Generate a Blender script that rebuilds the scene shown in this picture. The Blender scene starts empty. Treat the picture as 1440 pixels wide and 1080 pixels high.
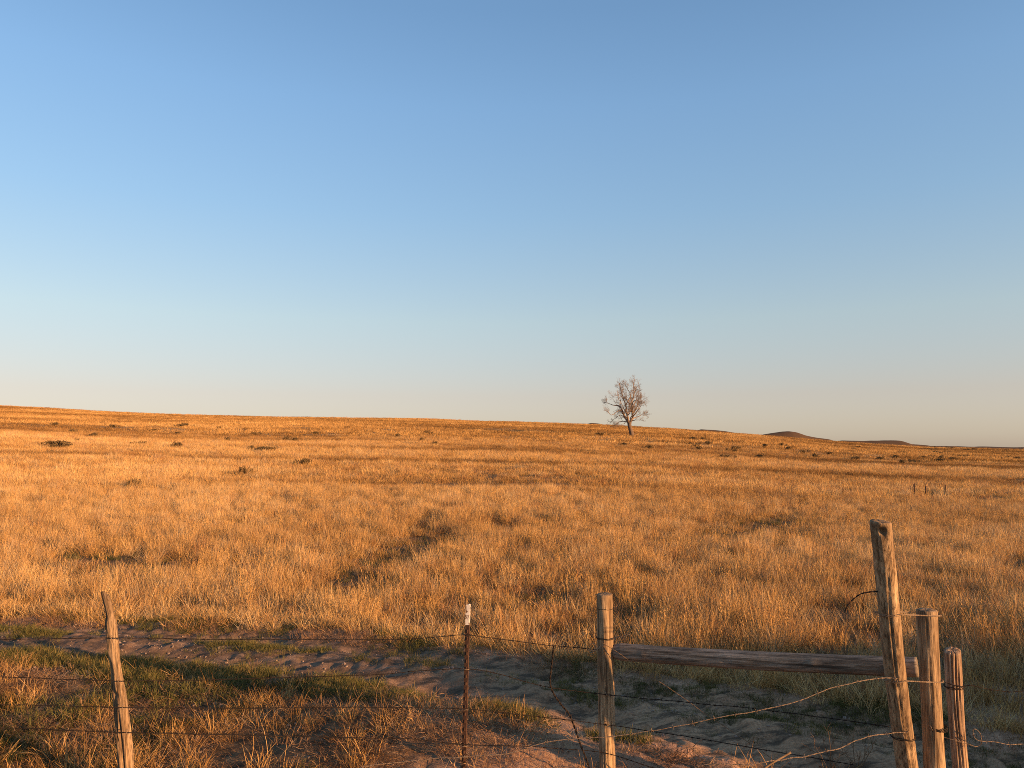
import bpy, math
import numpy as np
from mathutils import Vector

SC = bpy.context.scene
COL = SC.collection
R = math.radians

# ------------------------------------------------------------------ camera
F = 1067.0                      # focal length in pixels of the 1440 px frame
HC = 2.4                        # camera height above the ground at the fence
PITCH = math.atan(95.0 / F)
cam_d = bpy.data.cameras.new("camera")
cam = bpy.data.objects.new("camera", cam_d)
COL.objects.link(cam)
cam.location = (0, 0, HC)
cam.rotation_euler = (math.pi / 2 + PITCH, 0, 0)
cam_d.sensor_width = 36.0
cam_d.lens = 36.0 * F / 1440.0
cam_d.clip_start = 0.05
cam_d.clip_end = 20000
SC.camera = cam

# ------------------------------------------------------------------ light
SUN_EL = R(9.5)
SUN_AZ = R(121.2)               # clockwise from +Y: right of and a little behind the camera
W = bpy.data.worlds.new("World")
SC.world = W
W.use_nodes = True
nt = W.node_tree
nt.nodes.clear()
sky = nt.nodes.new("ShaderNodeTexSky")
sky.sky_type = 'NISHITA'
sky.sun_disc = False
sky.sun_elevation = SUN_EL
sky.sun_rotation = SUN_AZ
sky.altitude = 1500
sky.air_density = 1.6
sky.dust_density = 2.0
sky.ozone_density = 3.0
bg = nt.nodes.new("ShaderNodeBackground")
bg.inputs[1].default_value = 0.135
wo = nt.nodes.new("ShaderNodeOutputWorld")
gam = nt.nodes.new("ShaderNodeGamma"); gam.inputs[1].default_value = 0.6
wb = nt.nodes.new("ShaderNodeMix"); wb.data_type = 'RGBA'; wb.blend_type = 'MULTIPLY'; wb.inputs[0].default_value = 1.0
wb.inputs[7].default_value = (1.372, 1.288, 1.484, 1)          # white balance of the sky
nt.links.new(sky.outputs[0], gam.inputs[0]); nt.links.new(gam.outputs[0], wb.inputs[6]); 
tc = nt.nodes.new("ShaderNodeTexCoord"); sx = nt.nodes.new("ShaderNodeSeparateXYZ")
gr = nt.nodes.new("ShaderNodeValToRGB"); gr.color_ramp.elements[0].position = 0.0; gr.color_ramp.elements[1].position = 0.8
for _p, _c in ((0.0, (1.10, 1.13, 1.25)), (0.02, (1.14, 1.18, 1.28)), (0.072, (1.20, 1.11, 1.08)), (0.168, (1.22, 1.26, 1.14)), (0.30, (1.0, 1.24, 1.28)), (0.424, (.90, 1.20, 1.32)), (0.519, (.77, 1.07, 1.21)), (0.8, (.77, 1.07, 1.21))):
    _e = gr.color_ramp.elements.new(_p) if _p not in (0.0, 0.8) else gr.color_ramp.elements[0 if _p == 0.0 else len(gr.color_ramp.elements) - 1]
    _e.color = (*(v / 1.4 for v in _c), 1)
wb2 = nt.nodes.new("ShaderNodeMix"); wb2.data_type = 'RGBA'; wb2.blend_type = 'MULTIPLY'; wb2.inputs[0].default_value = 1.0
nt.links.new(tc.outputs['Generated'], sx.inputs[0]); nt.links.new(sx.outputs['Z'], gr.inputs[0])
nt.links.new(wb.outputs[2], wb2.inputs[6]); nt.links.new(gr.outputs[0], wb2.inputs[7]); nt.links.new(wb2.outputs[2], bg.inputs[0])
nt.links.new(bg.outputs[0], wo.inputs[0])

sun_d = bpy.data.lights.new("sun", 'SUN')
sun = bpy.data.objects.new("sun", sun_d)
COL.objects.link(sun)
sun_d.energy = 5.0
sun_d.angle = R(0.55)
sun_d.color = (1.0, 0.56, 0.25)
sdir = Vector((math.sin(SUN_AZ) * math.cos(SUN_EL), math.cos(SUN_AZ) * math.cos(SUN_EL), math.sin(SUN_EL)))
sun.rotation_euler = (-sdir).to_track_quat('-Z', 'Y').to_euler()
sun.location = sdir * 50

vs = SC.view_settings
vs.view_transform = 'Standard'
vs.look = 'None'
vs.exposure = 1.1
vs.gamma = 1.0
SC.cycles.max_bounces = 4
SC.cycles.diffuse_bounces = 2
SC.cycles.glossy_bounces = 2
SC.cycles.transmission_bounces = 2
SC.cycles.use_denoising = False
SC.cycles.filter_width = 0.9
SC.cycles.use_adaptive_sampling = True
SC.cycles.adaptive_threshold = 0.015

rng = np.random.default_rng(7)

# ------------------------------------------------------------------ numpy noise
def _hash(ix, iy, seed):
    h = (ix.astype(np.int64) * 374761393 + iy.astype(np.int64) * 668265263 + seed * 974634777) & 0xffffffff
    h = ((h ^ (h >> 13)) * 1274126177) & 0xffffffff
    h = (h ^ (h >> 16)) & 0xffffffff
    return h.astype(np.float64) / 4294967295.0

def vnoise(x, y, seed=0):
    x = np.asarray(x, float); y = np.asarray(y, float)
    ix = np.floor(x); iy = np.floor(y)
    fx = x - ix; fy = y - iy
    fx = fx * fx * fx * (fx * (fx * 6 - 15) + 10); fy = fy * fy * fy * (fy * (fy * 6 - 15) + 10)
    a = _hash(ix, iy, seed); b = _hash(ix + 1, iy, seed)
    c = _hash(ix, iy + 1, seed); d = _hash(ix + 1, iy + 1, seed)
    return (a + (b - a) * fx) * (1 - fy) + (c + (d - c) * fx) * fy      # 0..1

def fbm(x, y, scale, octs=4, seed=0, gain=0.5):
    x = np.asarray(x, float) / scale; y = np.asarray(y, float) / scale
    s = 0.0; a = 1.0; n = 0.0
    for o in range(octs):
        ca, sa = math.cos(0.6 * o), math.sin(0.6 * o)
        s = s + a * (vnoise(ca * x - sa * y + 17.3 * o, sa * x + ca * y - 9.1 * o, seed + o) - 0.5)
        n += a; a *= gain; x = x * 2.03; y = y * 2.03
    return s / n * 2.0                                                   # about -1..1

def sstep(a, b, x):
    t = np.clip((np.asarray(x, float) - a) / (b - a), 0, 1)
    return t * t * (3 - 2 * t)

# ------------------------------------------------------------------ the lie of the land
UT = np.array([-900, -300, 0, 150, 300, 450, 600, 750, 850, 950, 1050, 1160, 1300, 1440, 1900, 2600], float)
VT = np.array([545, 560, 570, 577, 583, 585.5, 587.5, 592, 597, 602.5, 610, 619.5, 629.5, 633, 634, 634.5], float)
RIDGE = 260.0
ST = ((635 - VT) / F + HC / RIDGE) / (1 - 12.0 / RIDGE)

TX = np.array([-40, -10, -7, -4, -2, 0, 1.5, 3, 4.5, 7, 12], float)      # the track: centre line and half width
TY = np.array([15.5, 10.9, 10.3, 9.75, 9.1, 8.05, 7.15, 6.15, 5.0, 3.0, -1.5], float)
TW = np.array([.8, .78, .78, .78, .86, .98, .95, 1.1, 1.2, 1.3, 1.3], float)

def track(x, y):
    """signed offset from the track's centre line over its half width (+ = far side)"""
    return (y - np.interp(x, TX, TY)) / np.interp(x, TX, TW)

CP, SP = -math.cos(SUN_AZ), math.sin(SUN_AZ)
def pq(x, y):
    """coordinates across / towards the sun"""
    return CP * x + SP * y, SP * x - CP * y

def height(x, y, fine=True):
    x = np.asarray(x, float); y = np.asarray(y, float)
    yy = np.maximum(y, 0.5)
    u = 720 + F * np.clip(x / yy, -1.5, 1.7)
    s = np.interp(u, UT, ST)
    d = np.maximum(y - 12, 0)
    d = d * d / (d + 6)                       # eased start
    up = np.minimum(d, RIDGE - 12)
    z = s * up
    over = np.maximum(y - RIDGE, 0)
    z = z - np.minimum(over * over / (over + 80) * 0.03, 60) - s * 0
    far = sstep(20, 90, y)
    z = z + far * (0.35 * fbm(x, y, 38, 3, 11) + 0.55 * fbm(x, y, 110, 2, 12))
    # low rise behind the camera that carries the road the picture is taken from
    z = z - 0.06 * sstep(6.2, 5.4, y) + 0.75 * sstep(3.6, 1.0, y) * sstep(-60, -30, x)
    # added grassy bank, unseen right of the frame, shaped to shade the track
    p, q = pq(x, y)
    hgt = np.interp(p, [5.7, 6.7, 8.5, 11, 15, 21, 27, 34], [0, 1.5, 1.8, 1.85, 2.0, 2.0, 1.7, 0])
    crest = 8.4 + np.maximum(p - 8, 0) * 0.75
    w = 2.6 + 0.08 * np.maximum(p - 8, 0)
    z = z + hgt * np.exp(-((q - crest) / w) ** 2 * 1.4) * (1 + 0.16 * fbm(x, y, 2.2, 3, 41)) * sstep(0.60, 0.74, x / yy)
    # track and its shoulders
    t = track(x, y)
    near = sstep(30, 14, np.abs(x) + 0 * y)
    rut = np.exp(-((np.abs(t) - 0.55) / 0.22) ** 2)
    z = z + near * (-0.045 * rut + 0.025 * np.exp(-((t) / 0.25) ** 2) + 0.045 * np.exp(-((t - 1.2) / 0.25) ** 2))
    z = z + near * (0.04 + 0.10 * sstep(-2.5, -0.5, x)) * sstep(-1.0, -1.9, t) * sstep(5.1, 6.0, y)
    if fine:
        k = sstep(24, 10, np.abs(x)) * sstep(40, 16, y)
        rough = 0.55 + 0.45 * np.exp(-np.maximum(np.abs(t) - 1, 0) * 1.5)
        z = z + k * (0.07 * fbm(x, y, 1.1, 3, 21) + rough * ((0.045 - 0.026 * sstep(0.5, -1.5, x)) * fbm(x, y, 0.36, 3, 22) + 0.03 * fbm(x, y, 0.12, 2, 23)))
    return z

def ray(u, v):
    dx = (u - 720) / F; dz = -(v - 540) / F
    return dx, math.cos(PITCH) - math.sin(PITCH) * dz, math.sin(PITCH) + math.cos(PITCH) * dz

def at(u, v, D):
    """point seen at pixel (u, v) whose distance along +Y is D"""
    x, y, z = ray(u, v)
    return Vector((x * D / y, D, HC + z * D / y))

def ground_at(u, v):
    x, y, z = ray(u, v)
    D = np.geomspace(4.0, 900, 6000)
    zr = HC + z * D / y
    g = height(x * D / y, D, False)
    k = np.argmax(g >= zr)
    return Vector((x * D[k] / y, D[k], float(g[k])))

# ------------------------------------------------------------------ object helpers
def mesh_np(name, verts, faces, mat=None, smooth=False, attrs=None):
    """faces: list of (n,k) index arrays"""
    me = bpy.data.meshes.new(name)
    verts = np.asarray(verts, np.float32)
    me.vertices.add(len(verts)); me.vertices.foreach_set('co', verts.ravel())
    faces = [np.asarray(f, np.int32) for f in faces if len(f)]
    if faces:
        loops = np.concatenate([f.ravel() for f in faces])
        tot = np.concatenate([np.full(len(f), f.shape[1], np.int32) for f in faces])
        start = np.concatenate([[0], np.cumsum(tot)[:-1]]).astype(np.int32)
        me.loops.add(len(loops)); me.loops.foreach_set('vertex_index', loops)
        me.polygons.add(len(tot)); me.polygons.foreach_set('loop_start', start)
        me.polygons.foreach_set('use_smooth', np.full(len(tot), smooth, bool))
    for an, av in (attrs or {}).items():
        av = np.asarray(av)
        if av.dtype.kind == 'i':
            a = me.attributes.new(an, 'INT', 'POINT'); a.data.foreach_set('value', av.astype(np.int32))
        elif av.ndim == 2:
            a = me.attributes.new(an, 'FLOAT_VECTOR', 'POINT'); a.data.foreach_set('vector', av.astype(np.float32).ravel())
        else:
            a = me.attributes.new(an, 'FLOAT', 'POINT'); a.data.foreach_set('value', av.astype(np.float32))
    me.update(calc_edges=True)
    if mat: me.materials.append(mat)
    return me

def link(name, me, parent=None, loc=None, label=None, cat=None, group=None, kind=None):
    o = bpy.data.objects.new(name, me)
    COL.objects.link(o)
    if loc is not None: o.location = loc
    if parent: o.parent = parent
    if label: o['label'] = label
    if cat: o['category'] = cat
    if group: o['group'] = group
    if kind: o['kind'] = kind
    return o

class Geo:
    """collects tubes and lofts into one mesh"""
    def __init__(s): s.v = []; s.f3 = []; s.f4 = []; s.n = 0
    def add(s, v, f4=(), f3=()):
        s.v.append(np.asarray(v, float))
        if len(f4): s.f4.append(np.asarray(f4) + s.n)
        if len(f3): s.f3.append(np.asarray(f3) + s.n)
        s.n += len(v)
    def tube(s, pts, rad, k=6, cap=True):
        P = np.asarray([tuple(p) for p in pts], float); n = len(P)
        rad = np.broadcast_to(np.asarray(rad, float), (n,))
        T = np.gradient(P, axis=0); T /= np.linalg.norm(T, axis=1)[:, None] + 1e-9
        up = np.array([0, 0, 1.0]) if abs(T[0, 2]) < 0.9 else np.array([1.0, 0, 0])
        N = up - (T @ up)[:, None] * T
        N /= np.linalg.norm(N, axis=1)[:, None] + 1e-9
        B = np.cross(T, N)
        a = np.arange(k) * 2 * np.pi / k
        V = P[:, None] + rad[:, None, None] * (np.cos(a)[None, :, None] * N[:, None] + np.sin(a)[None, :, None] * B[:, None])
        i = np.arange(n - 1)[:, None] * k; j = np.arange(k)[None]; j2 = (j + 1) % k
        f4 = np.stack([i + j, i + j2, i + k + j2, i + k + j], -1).reshape(-1, 4)
        V = V.reshape(-1, 3); f3 = []
        if cap:
            V = np.vstack([V, P[0], P[-1]])
            jj = np.arange(k); c0 = n * k; c1 = n * k + 1
            f3 = np.vstack([np.stack([jj * 0 + c0, (jj + 1) % k, jj], -1),
                            np.stack([jj * 0 + c1, (n - 1) * k + jj, (n - 1) * k + (jj + 1) % k], -1)])
        s.add(V, f4, f3)
    def mesh(s, name, mat, smooth=True, origin=(0, 0, 0)):
        v = np.vstack(s.v) - np.asarray(tuple(origin))
        return mesh_np(name, v, [np.vstack(s.f4) if s.f4 else [], np.vstack(s.f3) if s.f3 else []], mat, smooth)

def catmull(pts, step):
    P = np.asarray([tuple(p) for p in pts], float)
    out = []
    Q = np.vstack([2 * P[0] - P[1], P, 2 * P[-1] - P[-2]])
    for i in range(1, len(Q) - 2):
        n = max(2, int(np.linalg.norm(Q[i + 1] - Q[i]) / step))
        t = np.linspace(0, 1, n, endpoint=False)[:, None]
        a, b, c, d = Q[i - 1], Q[i], Q[i + 1], Q[i + 2]
        out.append(0.5 * (2 * b + (c - a) * t + (2 * a - 5 * b + 4 * c - d) * t ** 2 + (3 * b - a - 3 * c + d) * t ** 3))
    out.append(P[-1:])
    return np.vstack(out)

# ------------------------------------------------------------------ materials
def new_mat(name):
    m = bpy.data.materials.new(name); m.use_nodes = True
    t = m.node_tree; t.nodes.clear()
    out = t.nodes.new("ShaderNodeOutputMaterial")
    b = t.nodes.new("ShaderNodeBsdfPrincipled")
    b.inputs['Roughness'].default_value = 0.9
    b.inputs['Specular IOR Level'].default_value = 0.15
    t.links.new(b.outputs[0], out.inputs[0])
    return m, t, b, out

def nd(t, typ, **kw):
    n = t.nodes.new(typ)
    for k, v in kw.items():
        if k.startswith('i_'): n.inputs[k[2:]].default_value = v
        else: setattr(n, k, v)
    return n

def noise_n(t, vec, scale, detail=5, rough=0.55):
    n = nd(t, "ShaderNodeTexNoise")
    n.inputs['Scale'].default_value = scale; n.inputs['Detail'].default_value = detail; n.inputs['Roughness'].default_value = rough
    if vec is not None: t.links.new(vec, n.inputs['Vector'])
    return n.outputs[0]

def ramp(t, fac, stops):
    n = nd(t, "ShaderNodeValToRGB")
    e = n.color_ramp.elements
    while len(e) > 1: e.remove(e[-1])
    e[0].position = stops[0][0]; e[0].color = (*stops[0][1], 1)
    for p, c in stops[1:]:
        x = e.new(p); x.color = (*c, 1)
    t.links.new(fac, n.inputs[0])
    return n.outputs[0]

def mixc(t, fac, a, b, mode='MIX'):
    n = nd(t, "ShaderNodeMix", data_type='RGBA', blend_type=mode)
    for sock, val in ((n.inputs[0], fac), (n.inputs[6], a), (n.inputs[7], b)):
        if hasattr(val, 'is_output'): t.links.new(val, sock)
        else: sock.default_value = val if not isinstance(val, tuple) else (*val, 1)
    return n.outputs[2]

def bump(t, b, h, strength, dist):
    n = nd(t, "ShaderNodeBump"); n.inputs['Strength'].default_value = strength; n.inputs['Distance'].default_value = dist
    t.links.new(h, n.inputs['Height']); t.links.new(n.outputs[0], b.inputs['Normal'])

def scaled(t, vec, s):
    n = nd(t, "ShaderNodeMapping"); n.inputs['Scale'].default_value = s
    t.links.new(vec, n.inputs[0]); return n.outputs[0]

def dirt_mat(name, stops, pale):
    m, t, b, o = new_mat(name)
    pos = nd(t, "ShaderNodeNewGeometry").outputs['Position']
    big = noise_n(t, pos, 0.9, 4); mid = noise_n(t, pos, 5.0, 6, 0.65); fin = noise_n(t, pos, 38.0, 5, 0.7)
    c = ramp(t, mid, stops)
    c = mixc(t, ramp(t, fin, [(0.35, (0, 0, 0)), (0.75, (1, 1, 1))]), c, pale)
    c = mixc(t, ramp(t, big, [(0.35, (0, 0, 0)), (0.7, (0.6, 0.6, 0.6))]), c, stops[0][1])
    t.links.new(c, b.inputs['Base Color'])
    bump(t, b, fin, 0.6, 0.02)
    b.inputs['Roughness'].default_value = 1.0
    b.inputs['Specular IOR Level'].default_value = 0.05
    return m

M_TRACK = dirt_mat("track_dirt", [(0.32, (0.18, 0.09, 0.048)), (0.65, (0.44, 0.245, 0.13))], (0.55, 0.345, 0.20))
M_GROUND = dirt_mat("prairie_soil", [(0.3, (0.26, 0.13, 0.075)), (0.7, (0.50, 0.28, 0.165))], (0.60, 0.38, 0.235))
t_ = M_GROUND.node_tree
b_ = [n for n in t_.nodes if n.type == 'BSDF_PRINCIPLED'][0]
src = b_.inputs['Base Color'].links[0].from_socket
ps = nd(t_, "ShaderNodeNewGeometry").outputs['Position']
humus = ramp(t_, noise_n(t_, ps, 7.0, 6, 0.7), [(0.35, (0.055, 0.036, 0.022)), (0.55, (0.14, 0.085, 0.045)), (0.75, (0.30, 0.19, 0.10))])
straw = ramp(t_, noise_n(t_, scaled(t_, ps, (0.05, 0.25, 1)), 1.0, 6, 0.6), [(0.3, (0.22, 0.12, 0.05)), (0.65, (0.45, 0.27, 0.11))])
at_b = nd(t_, "ShaderNodeAttribute", attribute_type='GEOMETRY', attribute_name='bare').outputs['Fac']
at_s = nd(t_, "ShaderNodeAttribute", attribute_type='GEOMETRY', attribute_name='straw').outputs['Fac']
t_.links.new(mixc(t_, at_s, mixc(t_, at_b, humus, src), straw), b_.inputs['Base Color'])
t_ = M_TRACK.node_tree
b_ = [n for n in t_.nodes if n.type == 'BSDF_PRINCIPLED'][0]
src = b_.inputs['Base Color'].links[0].from_socket
ps = nd(t_, "ShaderNodeNewGeometry").outputs['Position']
streak = ramp(t_, noise_n(t_, scaled(t_, ps, (1.6, 9.0, 1.0)), 1.0, 6, 0.65), [(0.36, (0.05, 0.036, 0.027)), (0.55, (0.16, 0.105, 0.072)), (0.72, (0.33, 0.225, 0.155))])
at_b = nd(t_, "ShaderNodeAttribute", attribute_type='GEOMETRY', attribute_name='bare').outputs['Fac']
dk = ramp(t_, noise_n(t_, scaled(t_, ps, (2.5, 8.0, 1.0)), 1.0, 6, 0.7), [(0.47, (0, 0, 0)), (0.60, (0.8, 0.8, 0.8))])
t_.links.new(mixc(t_, dk, mixc(t_, at_b, streak, src), (0.055, 0.042, 0.03)), b_.inputs['Base Color'])
M_HILL = dirt_mat("dry_hill", [(0.3, (0.06, 0.038, 0.024)), (0.7, (0.13, 0.078, 0.042))], (0.16, 0.095, 0.052))

def grass_mat(name, stops, tr=0.08):
    m, t, b, o = new_mat(name)
    tint = nd(t, "ShaderNodeAttribute", attribute_type='INSTANCER', attribute_name='tint').outputs['Fac']
    bl = nd(t, "ShaderNodeAttribute", attribute_type='GEOMETRY', attribute_name='bl').outputs['Fac']
    ad = nd(t, "ShaderNodeMath", operation='MULTIPLY_ADD'); ad.inputs[1].default_value = 0.45
    t.links.new(bl, ad.inputs[0]); t.links.new(tint, ad.inputs[2])
    c = ramp(t, ad.outputs[0], stops)
    d = nd(t, "ShaderNodeBsdfDiffuse"); tl = nd(t, "ShaderNodeBsdfTranslucent"); mx = nd(t, "ShaderNodeMixShader")
    mx.inputs[0].default_value = tr
    t.links.new(c, d.inputs[0]); t.links.new(c, tl.inputs[0])
    t.links.new(d.outputs[0], mx.inputs[1]); t.links.new(tl.outputs[0], mx.inputs[2])
    t.links.new(mx.outputs[0], o.inputs[0])
    return m

M_DRY = grass_mat("dry_grass", [(0.0, (0.075, 0.040, 0.016)), (0.22, (0.19, 0.10, 0.036)), (0.5, (0.43, 0.237, 0.080)), (0.75, (0.58, 0.35, 0.132)), (1.0, (0.72, 0.49, 0.23))])
M_GREY = grass_mat("grey_straw", [(0.0, (0.085, 0.055, 0.03)), (0.3, (0.21, 0.135, 0.07)), (0.6, (0.36, 0.245, 0.135)), (1.0, (0.55, 0.41, 0.25))])
M_RED = grass_mat("red_brown_stems", [(0.0, (0.09, 0.04, 0.018)), (0.4, (0.26, 0.12, 0.05)), (1.0, (0.50, 0.28, 0.13))])
M_GREEN = grass_mat("green_grass", [(0.0, (0.045, 0.046, 0.017)), (0.5, (0.105, 0.102, 0.032)), (1.0, (0.28, 0.20, 0.075))], 0.15)
M_STRAW = grass_mat("straw_litter", [(0.0, (0.10, 0.05, 0.027)), (0.5, (0.26, 0.145, 0.075)), (1.0, (0.48, 0.31, 0.16))], 0.05)

def wood_mat(name, stops, grain=(26, 26, 1.6)):
    m, t, b, o = new_mat(name)
    co = nd(t, "ShaderNodeTexCoord").outputs['Object']
    g = noise_n(t, scaled(t, co, grain), 1.6, 8, 0.65)
    big = noise_n(t, scaled(t, co, (6, 6, 2.2)), 1.0, 4)
    fin = noise_n(t, scaled(t, co, (120, 120, 7)), 1.0, 4, 0.7)
    c = ramp(t, g, stops)
    c = mixc(t, ramp(t, big, [(0.4, (0, 0, 0)), (0.68, (0.7, 0.7, 0.7))]), c, stops[0][1])
    c = mixc(t, ramp(t, fin, [(0.5, (0, 0, 0)), (0.66, (0.8, 0.8, 0.8))]), c, tuple(v * 0.35 for v in stops[0][1]))
    t.links.new(c, b.inputs['Base Color'])
    ad = nd(t, "ShaderNodeMath", operation='ADD'); t.links.new(g, ad.inputs[0]); t.links.new(fin, ad.inputs[1])
    bump(t, b, ad.outputs[0], 0.6, 0.012)
    return m

M_CEDAR = wood_mat("weathered_cedar", [(0.36, (0.085, 0.053, 0.03)), (0.5, (0.33, 0.215, 0.12)), (0.68, (0.50, 0.345, 0.20))])
M_POST = wood_mat("round_post_wood", [(0.36, (0.11, 0.066, 0.036)), (0.5, (0.38, 0.25, 0.135)), (0.68, (0.56, 0.39, 0.225))])
M_RAIL = wood_mat("grey_rail_wood", [(0.36, (0.075, 0.058, 0.043)), (0.5, (0.25, 0.195, 0.145)), (0.70, (0.40, 0.32, 0.245))], (30, 30, 2.0))
M_SPLIT = wood_mat("split_post_wood", [(0.34, (0.15, 0.085, 0.05)), (0.5, (0.39, 0.255, 0.155)), (0.68, (0.57, 0.42, 0.28))], (40, 40, 1.2))
M_BARK = wood_mat("tree_bark", [(0.3, (0.15, 0.105, 0.075)), (0.6, (0.31, 0.22, 0.155)), (0.8, (0.40, 0.29, 0.21))], (3, 3, 0.5))

def metal_mat(name, stops, rough=0.7, metal=0.0, scale=60):
    m, t, b, o = new_mat(name)
    co = nd(t, "ShaderNodeTexCoord").outputs['Object']
    n = noise_n(t, co, scale, 5, 0.65)
    t.links.new(ramp(t, n, stops), b.inputs['Base Color'])
    b.inputs['Roughness'].default_value = rough; b.inputs['Metallic'].default_value = metal
    bump(t, b, n, 0.3, 0.002)
    return m

M_RUST = metal_mat("rusty_wire", [(0.3, (0.012, 0.009, 0.008)), (0.7, (0.035, 0.024, 0.018))], 0.9)
M_GALV = metal_mat("pale_galvanised_wire", [(0.38, (0.09, 0.058, 0.036)), (0.65, (0.36, 0.26, 0.175))], 0.7, 0, 150)
M_TPOST = metal_mat("rusty_steel", [(0.3, (0.035, 0.018, 0.012)), (0.65, (0.085, 0.045, 0.029)), (0.8, (0.14, 0.08, 0.05))], 0.75)
M_WHITE = metal_mat("chipped_white_paint", [(0.42, (0.14, 0.08, 0.05)), (0.47, (0.68, 0.58, 0.47)), (0.7, (0.78, 0.70, 0.60))], 0.7, 0, 30)
M_STONE = metal_mat("dirt_clod", [(0.3, (0.17, 0.115, 0.085)), (0.7, (0.34, 0.25, 0.19))], 1.0, 0, 20)
M_SCRUB = metal_mat("scrub_leaf", [(0.3, (0.07, 0.048, 0.024)), (0.7, (0.19, 0.125, 0.055))], 1.0, 0, 4)
M_WEED = metal_mat("dry_weed_stem", [(0.3, (0.12, 0.075, 0.04)), (0.7, (0.26, 0.17, 0.10))], 0.95, 0, 12)

# ------------------------------------------------------------------ ground and track
def axis(fine0, fine1, step, lo, hi, grow=1.045):
    a = list(np.arange(fine0, fine1, step))
    s = step
    while a[-1] < hi: s *= grow; a.append(a[-1] + s)
    b = []; s = step; x = fine0
    while x > lo: s *= grow; x -= s; b.append(x)
    return np.array(b[::-1] + a)

gx = axis(-6.5, 5.5, 0.035, -4000, 4000)
gy = axis(5.0, 11.5, 0.035, -300, 5000)
GX, GY = np.meshgrid(gx, gy)
GZ = height(GX, GY)
nx, ny = len(gx), len(gy)
V = np.stack([GX.ravel(), GY.ravel(), GZ.ravel()], 1)
I = (np.arange(ny - 1)[:, None] * nx + np.arange(nx - 1)[None]).ravel()
FQ = np.stack([I, I + 1, I + nx + 1, I + nx], 1)
cx = V[FQ, 0].mean(1); cy = V[FQ, 1].mean(1)
tt = track(cx, cy) + 0.28 * fbm(cx, cy, 0.5, 3, 61)
strip = np.abs(tt) < 1.0
strip &= (np.abs(cx) < 38)
BARE = 0.75 * sstep(-2.0, 0.2, V[:, 0] + 0.7 * fbm(V[:, 0], V[:, 1], 0.8, 3, 64)) * sstep(9, 7, V[:, 1])
BARE = np.maximum(BARE, np.exp(-((track(V[:, 0], V[:, 1]) / 1.25) ** 4)))
BARE = np.where(np.abs(track(V[:, 0], V[:, 1])) < 1.05, 0.25 + 0.75 * sstep(-1.8, 0.9, V[:, 0] + 0.6 * fbm(V[:, 0], V[:, 1], 0.7, 3, 66)), BARE)
STRAW = sstep(25, 70, V[:, 1])
def sub(name, mask, mat, label=None):
    f = FQ[mask]; used, inv = np.unique(f, return_inverse=True)
    me = mesh_np(name, V[used], [inv.reshape(f.shape)], mat, True, {'bare': BARE[used], 'straw': STRAW[used]})
    return link(name, me, kind='structure')
sub('ground', ~strip, M_GROUND)
sub('dirt_track', strip, M_TRACK)

# far hills: a low butte, a flat mesa and a long rise behind the field's skyline
def hill(name, u0, u1, D, prof, deep, lab):
    """prof: (u, v) skyline points; a ridge of real depth"""
    U = np.linspace(u0, u1, 90)
    pv = np.interp(U, [p[0] for p in prof], [p[1] for p in prof])
    k = np.array([.25, .5, .25])
    for _ in range(2): pv = np.convolve(np.pad(pv, 1, 'edge'), k, 'valid')
    X = (U - 720) / F * D
    top = HC + (635 - pv) / F * D
    S = np.linspace(-1, 1, 41)
    base = -35.0
    XX, SS = np.meshgrid(X, S)
    fall = (np.cos(SS * np.pi) * 0.5 + 0.5) ** 0.75
    ZZ = base + (top - base)[None] * fall + 1.0 * fbm(XX, SS * deep, 60, 4, 77) * fall * (D / 1500)
    YY = D + SS * deep
    Vh = np.stack([XX.ravel(), YY.ravel(), ZZ.ravel()], 1)
    n = len(U)
    Ih = (np.arange(40)[:, None] * n + np.arange(n - 1)[None]).ravel()
    link(name, mesh_np(name, Vh, [np.stack([Ih, Ih + 1, Ih + n + 1, Ih + n], 1)], M_HILL, True), kind='structure')
hill('hill', 1040, 1190, 1500, [(1040, 622), (1062, 613), (1080, 610), (1098, 607.3), (1108, 606.6), (1118, 608), (1130, 612), (1145, 615), (1165, 618), (1190, 630)], 110, '')
hill('hill', 1150, 1330, 1900, [(1150, 632), (1180, 619.6), (1215, 620.2), (1222, 619.6), (1255, 619.4), (1264, 620), (1275, 624), (1300, 626), (1330, 634)], 160, '')
hill('hill', 960, 1060, 1300, [(960, 612), (985, 603.6), (1000, 604.5), (1018, 606.2), (1035, 609), (1060, 622)], 120, '')
hill('hill', 780, 880, 1200, [(780, 608), (815, 598), (832, 594.6), (842, 595.4), (852, 598), (880, 610)], 110, '')
hill('hill', 1200, 1750, 2600, [(1200, 640), (1260, 627), (1330, 627.5), (1400, 628.4), (1500, 629), (1650, 631), (1750, 642)], 420, '')

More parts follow.
